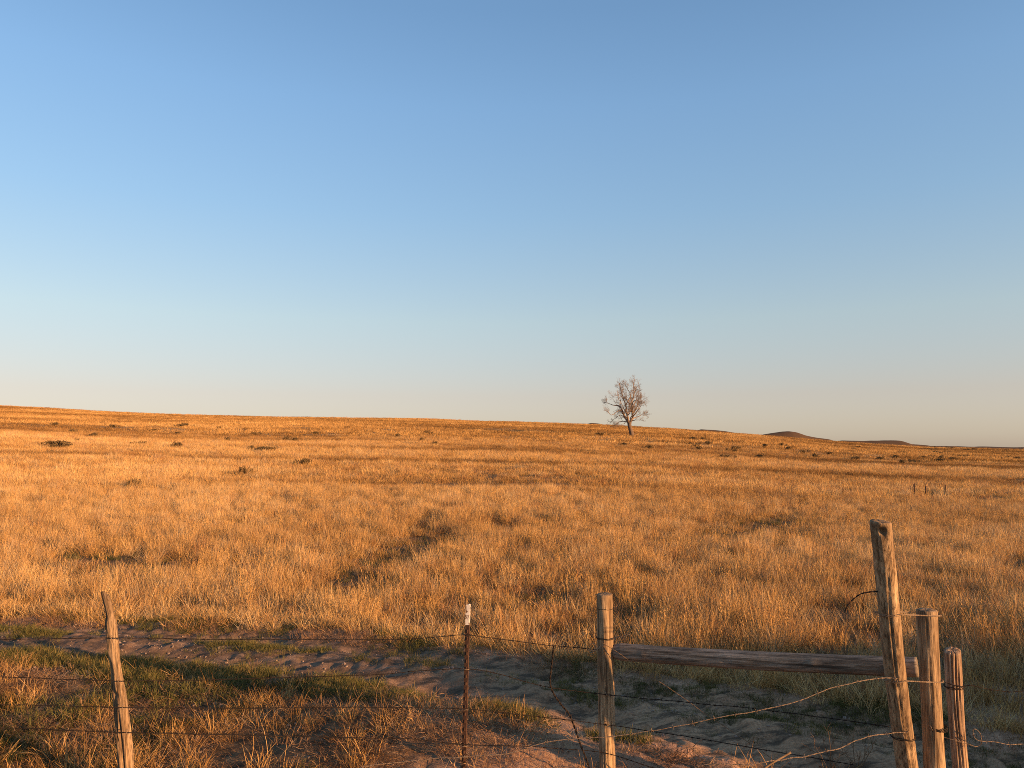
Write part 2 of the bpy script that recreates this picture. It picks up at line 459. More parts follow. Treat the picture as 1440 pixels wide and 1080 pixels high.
# ------------------------------------------------------------------ grass
def clump(name, n, rad, h0, h1, w, lean, curve, mat, seed, levels=3, flat=0.0):
    g = np.random.default_rng(seed)
    rr = rad * np.sqrt(g.random(n)); ra = g.random(n) * 2 * np.pi
    root = np.stack([rr * np.cos(ra), rr * np.sin(ra), np.zeros(n)], 1)
    az = ra + g.normal(0, 1.2, n)
    h = h0 + (h1 - h0) * g.random(n) ** 1.3
    ln = np.abs(g.normal(lean, lean * 0.6, n)) + flat
    cv = np.abs(g.normal(curve, curve * 0.7, n))
    fa = g.random(n) * np.pi
    side = np.stack([np.cos(fa), np.sin(fa), np.zeros(n)], 1)
    dirh = np.stack([np.cos(az), np.sin(az), np.zeros(n)], 1)
    V = []; T = np.linspace(0, 1, levels + 1)
    p = root.copy(); p[:, 2] -= 0.02
    for i, t in enumerate(T):
        if i:
            a = np.minimum(ln + cv * (t - 0.5 / levels), 1.75)
            stepv = (h / levels)[:, None] * (np.sin(a)[:, None] * dirh + np.cos(a)[:, None] * np.array([0, 0, 1.0]))
            p = p + stepv
        if i < levels:
            ww = (w * (0.7 + 0.6 * g.random(n)) * (1 - 0.6 * t))[:, None]
            V += [p - side * ww / 2, p + side * ww / 2]
        else: V.append(p.copy())
    m = len(V)
    V = np.stack(V, 1).reshape(-1, 3)
    b = np.arange(n)[:, None] * m
    f4 = np.concatenate([np.stack([b[:, 0] + 2 * i, b[:, 0] + 2 * i + 1, b[:, 0] + 2 * i + 3, b[:, 0] + 2 * i + 2], 1) for i in range(levels - 1)]) if levels > 1 else []
    f3 = np.stack([b[:, 0] + m - 3, b[:, 0] + m - 2, b[:, 0] + m - 1], 1)
    bl = np.repeat(g.random(n), m)
    me = mesh_np(name, V, [f4, f3], mat, False, {'bl': bl})
    return bpy.data.objects.new(name, me)

def scatter(name, protos, x, y, z, sxy, sz, tint, tilt=0.12, label=None, cat=None):
    """one 'stuff' object: the points carry the clumps"""
    n = len(x)
    c = bpy.data.collections.new(name + "_clumps")
    for p in protos: c.objects.link(p)
    rot = np.stack([rng.normal(0, tilt, n), rng.normal(0, tilt, n), rng.random(n) * 2 * np.pi], 1)
    me = mesh_np(name, np.stack([x, y, z], 1), [], None, False,
                 {'rot': rot, 'scl': np.stack([sxy, sxy, sz], 1), 'pick': rng.integers(0, len(protos), n), 'tint': tint})
    o = link(name, me, kind='stuff', label=label, cat=cat)
    g = bpy.data.node_groups.new(name, 'GeometryNodeTree')
    g.interface.new_socket('Geometry', in_out='INPUT', socket_type='NodeSocketGeometry')
    g.interface.new_socket('Geometry', in_out='OUTPUT', socket_type='NodeSocketGeometry')
    gi = g.nodes.new('NodeGroupInput'); go = g.nodes.new('NodeGroupOutput')
    ci = g.nodes.new('GeometryNodeCollectionInfo'); ci.inputs['Collection'].default_value = c
    ci.inputs['Separate Children'].default_value = True; ci.inputs['Reset Children'].default_value = True
    ip = g.nodes.new('GeometryNodeInstanceOnPoints'); ip.inputs['Pick Instance'].default_value = True
    def att(nm, typ):
        a = g.nodes.new('GeometryNodeInputNamedAttribute'); a.data_type = typ; a.inputs['Name'].default_value = nm
        return [s for s in a.outputs if s.enabled and s.name == 'Attribute'][0]
    L = g.links.new
    e2r = g.nodes.new('FunctionNodeEulerToRotation')
    L(att('rot', 'FLOAT_VECTOR'), e2r.inputs[0])
    L(gi.outputs[0], ip.inputs['Points']); L(ci.outputs[0], ip.inputs['Instance'])
    L(att('pick', 'INT'), ip.inputs['Instance Index']); L(e2r.outputs[0], ip.inputs['Rotation'])
    L(att('scl', 'FLOAT_VECTOR'), ip.inputs['Scale'])
    L(ip.outputs[0], go.inputs[0])
    md = o.modifiers.new('grass', 'NODES'); md.node_group = g
    return o

def fan(n, y0, y1, k=0.86, xm=1.5):
    """random points over the ground in front of the camera, a little wider than the frame, even per area"""
    w0, w1 = k * y0 + xm, k * y1 + xm
    y = np.sqrt(y0 ** 2 + rng.random(n) * (y1 ** 2 - y0 ** 2))
    x = (rng.random(n) * 2 - 1) * (k * y + xm)
    return x, y

# trampled, sparse places in the field (u, v, radius in u, radius in v)
PATCH = [(165, 796, 85, 19), (240, 802, 50, 13), (592, 766, 38, 13), (558, 778, 42, 16), (530, 794, 40, 16), (505, 811, 42, 16), (478, 828, 45, 15), (445, 843, 50, 13), (110, 790, 60, 13), (590, 745, 30, 8), (760, 850, 60, 14),
         (880, 880, 70, 16), (1085, 742, 85, 20), (1000, 756, 40, 12), (960, 770, 45, 9), (700, 742, 50, 7), (1390, 705, 40, 6), (1180, 925, 90, 14), (690, 685, 160, 4)]
def patchiness(x, y, z):
    yc = y * math.cos(PITCH) + (z - HC) * math.sin(PITCH)
    zc = -y * math.sin(PITCH) + (z - HC) * math.cos(PITCH)
    u = 720 + F * x / yc; v = 540 - F * zc / yc
    m = np.zeros_like(x)
    for (pu, pv, ru, rv) in PATCH:
        m = np.maximum(m, np.exp(-(((u - pu) / ru) ** 2 + ((v - pv) / rv) ** 2) * 1.2))
    return m

def field(n, y0, y1, near, k=0.86):
    x, y = fan(n, y0, y1, k)
    z = height(x, y)
    t = track(x, y)
    edge = np.interp(x, TX, TW)
    dist = (t - 1) * edge                                     # metres beyond the track
    keep = dist + 0.25 * fbm(x, y, 0.8, 2, 71) > (0.25 if near else 0.1)
    pm = patchiness(x, y, z) * (0.75 + 0.6 * fbm(x, y, 0.7, 3, 73))
    big = fbm(x, y, 2.6 if near else 9, 3, 72)
    tuf = fbm(x, y, 0.42 if near else 1.2, 3, 78)              # tussocks
    band = fbm(x / 4.5, y, 7, 4, 79)                            # long streaks across the slope
    band2 = sstep(0.12, 0.42, fbm(x / 7, y, 3.2, 4, 80)) * (0.25 if near else 1.0)
    dens = np.clip(0.76 + 0.5 * big + (1.25 if near else 0.8) * tuf, 0.08, 1) * (1 - np.clip(pm * 1.45, 0, 0.95))
    dens *= sstep(0.0, 0.7, dist + 0.2)
    keep &= rng.random(n) < dens
    x, y, z, big, pm, dist, tuf, band, band2 = (a[keep] for a in (x, y, z, big, pm, dist, tuf, band, band2))
    hh = (1 - 0.25 * band2) * (0.80 + (0 if near else 0.5) * np.minimum(band, 0.2) + 0.26 * big + (0.5 if near else 0.34) * tuf + 0.15 * rng.normal(0, 1, len(x))) * (1 - 0.7 * np.clip(pm, 0, 1)) * (0.45 + 0.55 * sstep(0.1, 1.3, dist))
    tint = 0.43 + 0.20 * fbm(x, y, 5 if near else 22, 3, 74) + 0.22 * tuf + rng.normal(0, 0.08, len(x)) - 0.42 * pm + (0.12 * band if near else 0.75 * np.minimum(band + 0.05 * 0, 0.12) - 0.14 * sstep(40, 90, y) - 0.10 * (y > 82)) - 0.30 * band2
    return x, y, z, np.clip(hh, 0.25, 1.6), np.clip(tint, 0, 1), dist

def plume(name, n, rad, h0, h1, seed):
    g_ = np.random.default_rng(seed); G_ = Geo(); vv = []; ff = []
    for k in range(n):
        a = g_.random() * 6.28; q = np.array([math.cos(a), math.sin(a), 0]) * rad * g_.random(); h = h0 + (h1 - h0) * g_.random()
        d = np.array([g_.normal(0, .13), g_.normal(0, .13), 1.0]); d /= np.linalg.norm(d)
        sd = np.array([math.cos(a * 3), math.sin(a * 3), 0]); b = len(vv); w = 0.0016
        vv += [q - sd * w, q + sd * w, q + d * h + sd * w * .6, q + d * h - sd * w * .6]; ff.append((b, b + 1, b + 2, b + 3))
        for m in range(9):                                   # seed head
            t_ = h * (0.72 + 0.28 * m / 9); a2 = g_.random() * 6.28; o = np.array([math.cos(a2) * .7, math.sin(a2) * .7, 1.0]) * 0.03
            s2 = np.cross(o, d); s2 = s2 / np.linalg.norm(s2) * 0.0035; p_ = q + d * t_; b = len(vv)
            vv += [p_, p_ + o * .5 + s2, p_ + o, p_ + o * .5 - s2]; ff.append((b, b + 1, b + 2, b + 3))
    me = mesh_np(name, np.array(vv), [np.array(ff)], M_DRY, False, {'bl': g_.random(len(vv)) * 0 + 0.8})
    return bpy.data.objects.new(name, me)
near_protos = [clump('tall_clump', 42, 0.12, 0.16, 0.46, 0.0048, 0.18 + 0.03 * (i % 3), 0.35, (M_DRY, M_DRY, M_GREY, M_DRY, M_RED, M_DRY, M_GREY)[i], 100 + i) for i in range(7)]
x, y, z, hh, ti, dist = field(78000, 7.0, 32, True)
scatter('dry_grass', near_protos, x, y, z, 0.85 + 0.4 * rng.random(len(x)), hh, ti,
        label='tall golden dry grass standing along the far side of the dirt track', cat='grass')
x, y, z, hh, ti, dist = field(6000, 8.0, 34, True)
k = (fbm(x, y, 3.0, 3, 95) > -0.1) & (dist > 0.5)
scatter('dry_grass', [plume('plume', 7, 0.1, 0.34, 0.56, 350 + i) for i in range(5)], x[k], y[k], z[k], 1 + 0 * x[k], 0.75 + 0.35 * rng.random(k.sum()), 0.05 + 0.35 * rng.random(k.sum()),
        label='thin pale seed stems rising above the dry grass beyond the track', cat='grass')
mid_protos = [clump('mid_clump', 60, 0.28, 0.16, 0.45, 0.008, 0.18, 0.35, (M_DRY, M_DRY, M_GREY, M_DRY, M_RED, M_DRY, M_DRY)[i], 200 + i) for i in range(7)]
x, y, z, hh, ti, dist = field(80000, 30, 85, False)
scatter('dry_grass', mid_protos, x, y, z, 0.9 + 0.5 * rng.random(len(x)), hh, ti,
        label='golden dry grass in the middle of the open field below the tree', cat='grass')
far_protos = [clump('far_patch', 120, 1.1, 0.16, 0.42, 0.022, 0.18, 0.3, M_DRY, 300 + i, 2) for i in range(7)]
x, y, z, hh, ti, dist = field(70000, 82, 300, False, 0.80)
scatter('dry_grass', far_protos, x, y, z, 0.8 + 0.5 * rng.random(len(x)), hh, ti,
        label='far golden dry grass covering the slope up to the skyline', cat='grass')

# sparse short growth in the trampled places and along the far track edge
green_protos = [clump('green_tuft', 40, 0.10, 0.06, 0.17, 0.005, 0.35, 0.6, M_GREEN, 400 + i) for i in range(6)]
straw_protos = [clump('straw_tuft', 26, 0.13, 0.05, 0.18, 0.004, 0.8, 0.7, M_STRAW, 500 + i) for i in range(6)]
litter_protos = [clump('litter', 30, 0.17, 0.03, 0.12, 0.005, 0.25, 0.25, M_STRAW, 700 + i, 2, flat=1.05) for i in range(6)]
tuft_protos = [clump('tuft', 42, 0.10, 0.10, 0.32, 0.0042, 0.36, 0.9, M_DRY, 600 + i, 4) for i in range(6)]

xs, ys, ss, ts = [], [], [], []
def put(x, y, s, t): xs.append(x); ys.append(y); ss.append(s); ts.append(t)
# far fringe of the track
n = 6000; x = -8 + 14 * rng.random(n); y = np.interp(x, TX, TY) + np.interp(x, TX, TW) * 1.0 + rng.normal(0.2, 0.2, n)
k = rng.random(n) < np.clip(0.2 + 0.9 * fbm(x, y, 0.7, 3, 81), 0, 1); put(x[k], y[k], 0.4 + 0.4 * rng.random(k.sum()), 0.1 + 0.3 * rng.random(k.sum()))
# between the ruts
n = 4200; x = -8 + 12 * rng.random(n); y = np.interp(x, TX, TY) + rng.normal(0.02, 0.14, n) * np.interp(x, TX, TW)
k = rng.random(n) < np.clip(0.02 + 1.2 * fbm(x, y, 0.9, 3, 82) - 0.25 * sstep(0.3, 1.5, x), 0.01, 1); put(x[k], y[k], 0.35 + 0.45 * rng.random(k.sum()), 0.1 + 0.5 * rng.random(k.sum()))
# stray tufts on the right part of the track
n = 3600; x = 0.2 + 5 * rng.random(n); t = rng.random(n) * 2 - 1; y = np.interp(x, TX, TY) + t * np.interp(x, TX, TW)
k = rng.random(n) < np.clip(0.06 + 1.5 * fbm(x / 1.8, y, 0.5, 3, 83) + 0.3 * t, 0, 1); put(x[k], y[k], 0.22 + 0.35 * rng.random(k.sum()), 0.15 * rng.random(k.sum()))
# green verge on the near side
n = 17000; x = -8 + 10 * rng.random(n); d = rng.random(n); wv = np.interp(x, [-8, -4, -2.4, -1, 0.2, 1.4, 2], [0.9, 0.8, 0.85, 0.6, 0.32, 0.1, 0.05])
y = np.interp(x, TX, TY) - np.interp(x, TX, TW) * 0.98 - (d * 1.25 - 0.1) * wv
k = rng.random(n) < np.clip(0.38 + 1.2 * fbm(x, y, 0.55, 3, 84) - 0.35 * sstep(0.5, 1.0, d) - 0.6 * sstep(0.1, 1.3, x), 0.0, 1); put(x[k], y[k], 0.45 + 0.55 * rng.random(k.sum()), 0.05 + 0.6 * rng.random(k.sum()))
n = 9000; x = -7 + 6.5 * rng.random(n); y = 4.8 + 3.4 * rng.random(n)  # low tufts at lower left; their dark tint stands in for grass self-shadow
k = (rng.random(n) < np.clip(-0.12 + 1.0 * fbm(x, y, 0.6, 3, 89) - 0.4 * sstep(-2.6, -0.8, x), 0, 1)) & (track(x, y) < -1.3); put(x[k], y[k], 0.5 + 0.5 * rng.random(k.sum()), 0.12 * rng.random(k.sum()) - 0.25)
# green here and there in the lower left
n = 3000; x = -6 + 4.6 * rng.random(n); y = 5.2 + 3 * rng.random(n)
k = (rng.random(n) < np.clip(-0.12 + 1.3 * fbm(x, y, 0.7, 3, 85), 0, 1)) & (track(x, y) < -1.1); put(x[k], y[k], 0.6 + 0.6 * rng.random(k.sum()), 0.1 + 0.4 * rng.random(k.sum()))
# trampled places in the field
x, y = fan(26000, 9, 30); zz = height(x, y); pm = patchiness(x, y, zz)
k = (rng.random(len(x)) < 0.5 * pm) & (track(x, y) > 1.2); put(x[k], y[k], 0.6 + 0.7 * rng.random(k.sum()), 0.05 + 0.4 * rng.random(k.sum()))
x, y, s, t = (np.concatenate(a) for a in (xs, ys, ss, ts))
scatter('green_grass', green_protos, x, y, height(x, y), s, s, t, 0.2, 'short green grass along the verge and between the ruts of the dirt track', 'grass')

xs, ys, ss, ts = [], [], [], []
n = 15000; x = -8 + 11 * rng.random(n); y = 4.6 + 4.6 * rng.random(n); t = track(x, y)
k = (t < -1.05) & (rng.random(n) < np.clip(0.13 + 0.9 * fbm(x, y, 0.5, 3, 86), 0.02, 1)); put(x[k], y[k], 0.5 + 0.6 * rng.random(k.sum()), 0.1 + 0.4 * rng.random(k.sum()))
n = 6000; x = -8 + 14 * rng.random(n); t = 0.7 + 0.7 * rng.random(n); y = np.interp(x, TX, TY) + np.interp(x, TX, TW) * t
k = rng.random(n) < np.clip(0.2 + 0.8 * fbm(x, y, 0.5, 3, 87), 0, 1); put(x[k], y[k], 0.4 + 0.6 * rng.random(k.sum()), 0.05 + 0.4 * rng.random(k.sum()))
x, y = fan(16000, 9, 30); zz = height(x, y); pm = patchiness(x, y, zz)
k = (rng.random(len(x)) < 0.6 * pm) & (track(x, y) > 1.2); put(x[k], y[k], 0.8 + 0.7 * rng.random(k.sum()), 0.05 + 0.35 * rng.random(k.sum()))
x, y, s, t = (np.concatenate(a) for a in (xs, ys, ss, ts))
scatter('dry_grass', straw_protos, x, y, height(x, y), s, s, t, 0.35, 'flattened straw and dead grass lying on the bare reddish soil by the fence', 'grass')

xs, ys, ss, ts = [], [], [], []
n = 17000; x = -7 + 10 * rng.random(n); y = 4.7 + 3.4 * rng.random(n); t = track(x, y)
k = (t < -1.1) & (rng.random(n) < np.clip(0.5 + 1.1 * fbm(x, y, 0.45, 3, 90) - 0.15 * sstep(0.2, 1.2, x), 0.02, 1)); x, y = x[k], y[k]
scatter('dry_grass', litter_protos, x, y, height(x, y) + 0.012, 0.7 + 0.6 * rng.random(len(x)), 0.6 + 0.6 * rng.random(len(x)), np.clip(0.15 + 0.5 * fbm(x, y, 0.4, 2, 92) + 0.15 * rng.normal(0, 1, len(x)), -0.2, 0.8),
        0.2, 'thin mat of broken straw over the reddish ground between fence and track', 'grass')
n = 5200; x = -8 + 8.2 * rng.random(n); y = 5.1 + 3.7 * rng.random(n); t = track(x, y)
k = (t < -1.25) & (rng.random(n) < np.clip(0.08 + 1.0 * fbm(x, y, 0.6, 3, 88) - 0.35 * sstep(-2.4, -0.6, x), 0.0, 1)); put(x[k], y[k], 0.4 + 0.6 * rng.random(k.sum()), -0.1 + 0.55 * rng.random(k.sum()))
n = 900; x = -6.5 + 9 * rng.random(n); y = 5.2 + 0.8 * rng.random(n)
k = rng.random(n) < np.where(x < -1.4, 0.10, 0.02); put(x[k], y[k], 0.6 + 0.6 * rng.random(k.sum()), 0.1 + 0.4 * rng.random(k.sum()))
n = 1600; x = -8 + 13 * rng.random(n); y = np.interp(x, TX, TY) + np.interp(x, TX, TW) * 1.25 + rng.normal(0.1, 0.15, n)
k = rng.random(n) < 0.3; put(x[k], y[k], 0.7 + 0.4 * rng.random(k.sum()), 0.2 + 0.5 * rng.random(k.sum()))
x, y, s, t = (np.concatenate(a) for a in (xs, ys, ss, ts))
scatter('dry_grass', tuft_protos, x, y, height(x, y), s, s, t, 0.2, 'loose curling tufts of tan dead grass below the barbed wire at the left', 'grass')

# grass over the added shade bank outside the frame
n = 16000; p = 5.7 + 22 * rng.random(n); q = 4.5 + 20 * rng.random(n)
x = CP * p + SP * q; y = SP * p - CP * q
k = (x > 0.70 * np.maximum(y, 0) + 0.5) & (y > 0.5) & (rng.random(n) < 0.75) & (np.abs(track(x, y)) > 1.05)
x, y = x[k], y[k]
scatter('dry_grass', near_protos, x, y, height(x, y), 1.1 + 0 * x, 0.75 + 0.35 * rng.random(len(x)), np.clip(0.35 + 0.2 * rng.normal(0, 1, len(x)), 0, 1),
        label='dry grass on the added off-frame bank that shades the right end of the track', cat='grass')

n = 1500; p = 5.9 + 22 * rng.random(n); q = 5.5 + 12 * rng.random(n) + 0.5 * (p - 6)  # sparse tall weeds, added on the unseen bank to dapple its shade
x = CP * p + SP * q; y = SP * p - CP * q
k = (x > 0.78 * np.maximum(y, 0) + 0.8) & (y > 0.5) & (np.abs(track(x, y)) > 1.05)
x, y = x[k], y[k]
scatter('dry_grass', tuft_protos, x, y, height(x, y), 1.2 + 0 * x, 2.0 + 1.2 * rng.random(len(x)), np.clip(0.3 + 0.2 * rng.normal(0, 1, len(x)), 0, 1),
        label='tall loose weeds added to break up the shade of the off-frame bank', cat='grass')

# clods and pebbles
def clod(seed):
    g = np.random.default_rng(seed)
    import bmesh
    bm = bmesh.new(); bmesh.ops.create_icosphere(bm, subdivisions=2, radius=1)
    for v in bm.verts:
        q = v.co.copy(); a = 1 + 0.3 * math.sin(q.x * 3 + seed) * math.cos(q.y * 4 - seed) + 0.15 * g.normal()
        v.co = Vector((q.x * a, q.y * a * 0.8, q.z * a * 0.55))
    me = bpy.data.meshes.new('clod'); bm.to_mesh(me); bm.free(); me.materials.append(M_STONE)
    return bpy.data.objects.new('clod', me)
n = 16000; x = -7 + 12 * rng.random(n); y = 4.9 + 6 * rng.random(n); t = track(x, y)
k = (t < 1.15) & (rng.random(n) < np.clip(np.where(t < -1.0, 0.4, 0.3) + 0.8 * fbm(x, y, 0.5, 2, 91), 0, 1))
x, y = x[k], y[k]; s = 0.005 + 0.013 * rng.random(len(x)) ** 4
scatter('dirt_clods', [clod(i) for i in range(5)], x, y, height(x, y) + s * 0.15, s, s, x * 0, 0.5, 'small clods and pebbles strewn over the dirt track and bare soil', 'dirt clods')

# ------------------------------------------------------------------ posts
def loft_post(spine, mat, name, seg=44, rings=90, grooves=(), rough=0.05, fl=0.0, seed=0, lab='', cat='fence post', topslope=(0, 0), group=None, nodes_=()):
    """spine: list of (point, rx, ry) from top to base; grooves: (angle, depth, width, t0, t1); angle 0 = to +X, -90 = to the camera"""
    P = np.array([tuple(s[0]) for s in spine]); rx = np.array([s[1] for s in spine]); ry = np.array([s[2] for s in spine])
    zz = np.linspace(0, 1, rings)
    tk = np.linspace(0, 1, len(spine))
    d = np.concatenate([[0], np.cumsum(np.linalg.norm(np.diff(P, axis=0), axis=1))]); tk = d / d[-1]
    C = np.stack([np.interp(zz, tk, P[:, i]) for i in range(3)], 1)
    RX = np.interp(zz, tk, rx); RY = np.interp(zz, tk, ry)
    th = np.arange(seg) * 2 * np.pi / seg
    TH, ZZ = np.meshgrid(th, zz)
    L = d[-1]
    f = 1 + rough * fbm(np.cos(TH) * 1.2 + 5 * seed + np.sin(TH) * 0.7, ZZ * L * 3 + np.sin(TH) * 1.2, 1.0, 3, 200 + seed)
    f = f + rough * 0.5 * fbm(TH * 6 / np.pi * 2, ZZ * L * 1.5 + seed, 1.0, 2, 230 + seed) * np.minimum(1, np.minimum(TH, 2 * np.pi - TH) * 2)
    for (ga, gd, gw, t0, t1) in grooves:
        wob = ga + 0.12 * np.sin(ZZ * 9 + ga) + 0.05 * np.sin(ZZ * 31)
        dd = np.angle(np.exp(1j * (TH - np.radians(0) - np.radians(wob * 0 + ga) - 0.10 * np.sin(ZZ * 9 + ga))))
        f = f - gd * np.exp(-(dd / gw) ** 2) * sstep(t0 - 0.03, t0 + 0.03, ZZ) * (1 - sstep(t1 - 0.05, t1 + 0.05, ZZ))
    for (na, nt_, nr, nh) in nodes_:                 # knots: bumps (nh>0) or holes
        dd = np.angle(np.exp(1j * (TH - np.radians(na)))) * RX[:, None]; dz = (ZZ - nt_) * L
        f = f + nh * np.exp(-(dd ** 2 + dz ** 2) / nr ** 2)
    X = C[:, 0:1] + RX[:, None] * f * np.cos(TH); Y = C[:, 1:2] + RY[:, None] * f * np.sin(TH)
    Z = np.repeat(C[:, 2:3], seg, 1)
    wt = np.clip(1 - ZZ * L / 0.1, 0, 1)
    Z = Z + wt * (topslope[0] * np.cos(TH) * RX[:, None] + topslope[1] * np.sin(TH) * RY[:, None]) \
          + wt * 0.004 * fbm(TH * 3, ZZ * 0, 1.0, 2, 260 + seed)
    Vp = np.stack([X, Y, Z], -1).reshape(-1, 3)
    i = np.arange(rings - 1)[:, None] * seg; j = np.arange(seg)[None]; j2 = (j + 1) % seg
    f4 = np.stack([i + j, i + seg + j, i + seg + j2, i + j2], -1).reshape(-1, 4)
    # rounded, slightly sunk top
    r0 = Vp[:seg]; c = r0.mean(0)
    r1 = c + (r0 - c) * 0.9 + [0, 0, 0.005]; r2 = c + (r0 - c) * 0.45 + [0, 0, 0.003] + 0.002 * np.random.default_rng(seed).normal(size=(seg, 3)) * [0, 0, 1]
    b = len(Vp); Vp = np.vstack([Vp, r1, r2, c + [0, 0, 0.002]])
    jj = np.arange(seg); jn = (jj + 1) % seg
    f4 = np.vstack([f4, np.stack([jj, jn, b + jn, b + jj], 1), np.stack([b + jj, b + jn, b + seg + jn, b + seg + jj], 1)])
    f3 = np.stack([b + seg + jj, b + seg + jn, np.full(seg, b + 2 * seg)], 1)
    base = P[-1].copy()
    return link(name, mesh_np(name, Vp - base, [f4, f3], mat, True), loc=base, label=lab, cat=cat, group=group)

def spine(pts, D, lean=0.0, sink=0.25, ry=0.9):
    """pts: (u_left, u_right, v) silhouettes at distance D -> spine, carried on into the soil"""
    out = []
    n = len(pts)
    for i, (ul, ur, v) in enumerate(pts):
        d = D + lean * (1 - i / (n - 1))
        a = at(ul, v, d); b = at(ur, v, d); w = (b - a).length / 2
        out.append(((a + b) / 2, w, w * ry))
    a, b = out[-2][0], out[-1][0]
    k = (b - a) / (a.z - b.z)
    zg = float(height(b.x, b.y)) - sink
    if b.z > zg: out.append((b + k * (b.z - zg), out[-1][1] * 1.02, out[-1][2]))
    return out

G = lambda p: at(*p)
# gnarled cedar post at the left
sp = spine([(141.6, 148.5, 833), (142.6, 153.5, 838), (145.8, 157.5, 850), (149.6, 161, 866), (147.2, 163.5, 876), (150.2, 166.5, 900), (153.2, 169, 925),
            (155.5, 171, 945), (157, 175.5, 968), (159.5, 179, 985), (160, 182, 1010), (163.5, 185, 1045), (166, 188, 1078)], 5.55, ry=0.75)
ced = loft_post(sp, M_CEDAR, 'cedar_post', 60, 150, [(-92, 0.55, 0.17, 0.50, 1.2), (-55, 0.28, 0.10, 0.60, 1.2), (-140, 0.55, 0.34, 0.28, 0.58), (-112, 0.35, 0.12, 0.33, 0.62), (-75, 0.16, 0.07, 0.05, 0.5), (-30, 0.16, 0.08, 0.1, 1.1), (-150, 0.4, 0.3, 0.03, 0.16)],
          0.24, seed=3, lab='gnarled grey cedar post with a narrow leaning tip and a deep split, in dead grass',
          nodes_=[(-100, 0.42, 0.022, -0.35), (-120, 0.575, 0.03, 0.3), (-60, 0.22, 0.03, 0.18)])
# round post left of the rail
sp = spine([(839, 861.5, 836), (840.5, 863.5, 950), (843, 866, 1078)], 5.8, ry=1.0)
mid = loft_post(sp, M_POST, 'wooden_post', 48, 100, [(-62, 0.22, 0.05, 0.0, 0.7), (-95, 0.15, 0.05, 0.3, 1.1), (-25, 0.16, 0.05, 0.05, 0.5), (-125, 0.16, 0.05, 0.1, 0.9)], 0.05, seed=5,
          lab='upright round wooden post with a flat top at the left end of the rail', nodes_=[(-50, 0.5, 0.03, 0.05)])
# tall leaning post
sp = spine([(1224.5, 1252, 734), (1231, 1259, 800), (1240, 1268, 900), (1251, 1279, 1000), (1261, 1290, 1078)], 4.86, lean=-0.33, ry=1.0)
tall = loft_post(sp, M_POST, 'wooden_post', 52, 150, [(-60, 0.16, 0.05, 0.1, 0.3), (-105, 0.22, 0.055, 0.15, 0.55), (-40, 0.14, 0.05, 0.4, 0.8), (-82, 0.2, 0.05, 0.5, 1.1), (-140, 0.2, 0.06, 0, 0.6)], 0.07, seed=8,
          lab='tallest wooden post, leaning to the left with a knot hole in its top', topslope=(-0.06, 0.12),
          nodes_=[(-112, 0.022, 0.018, -0.7), (-85, 0.22, 0.025, 0.10), (-75, 0.33, 0.02, 0.10), (-95, 0.45, 0.02, -0.12), (-70, 0.6, 0.03, 0.09)])
# round post behind it
sp = spine([(1289.5, 1316.5, 858.5), (1295, 1321, 960), (1300, 1328, 1078)], 4.86, ry=1.0)
rnd = loft_post(sp, M_POST, 'wooden_post', 48, 100, [(-84, 0.2, 0.04, 0.2, 0.9), (-45, 0.16, 0.05, 0.4, 1.1), (-120, 0.15, 0.05, 0, 0.5)], 0.05, seed=11,
          lab='straight round wooden post between the tall leaning post and the split post', nodes_=[(-60, 0.55, 0.012, -0.15), (-75, 0.68, 0.012, -0.15)])
# split post
sp = spine([(1328, 1350.5, 915.5), (1331, 1352.5, 960), (1335, 1356, 1020), (1340, 1361, 1078)], 4.98, ry=0.85)
spl = loft_post(sp, M_SPLIT, 'wooden_post', 64, 110, [(-122, 0.35, 0.09, 0, 0.9), (-98, 0.42, 0.07, 0, 1.1), (-72, 0.25, 0.06, 0.05, 1.1), (-40, 0.2, 0.07, 0.0, 0.8), (-20, 0.15, 0.05, 0.2, 1.1)], 0.09, seed=14,
          lab='shortest wooden post at the right, split lengthwise into reddish splinters', topslope=(0.15, 0.3))
def staple(post, u, v, D):
    c = at(u, v, D); g = Geo()
    g.tube(catmull([c + Vector((-.006, .03, .012)), c + Vector((-.004, -.004, .013)), c + Vector((.004, -.006, -.010)), c + Vector((.006, .03, -.011))], 0.004), 0.002, 5)
    link('staple', g.mesh('staple', M_GALV, True, post.location), post)
for v in (897, 957, 995, 1030): staple(ced, 150 + (v - 890) * 0.16 + 6, v, 5.455)
for v in (914, 976, 1018, 1058): staple(mid, 851 + (v - 914) * .02, v, 5.732)
for u, v in ((1309, 1024), (1305, 956)): staple(rnd, u, v, 4.79)
for u, v in ((1342, 966), (1348, 1042)): staple(spl, u, v, 4.93)
for u, v in ((1260, 956), (1270, 1036)): staple(tall, u, v, 4.67 + (v - 956) * 0.001)

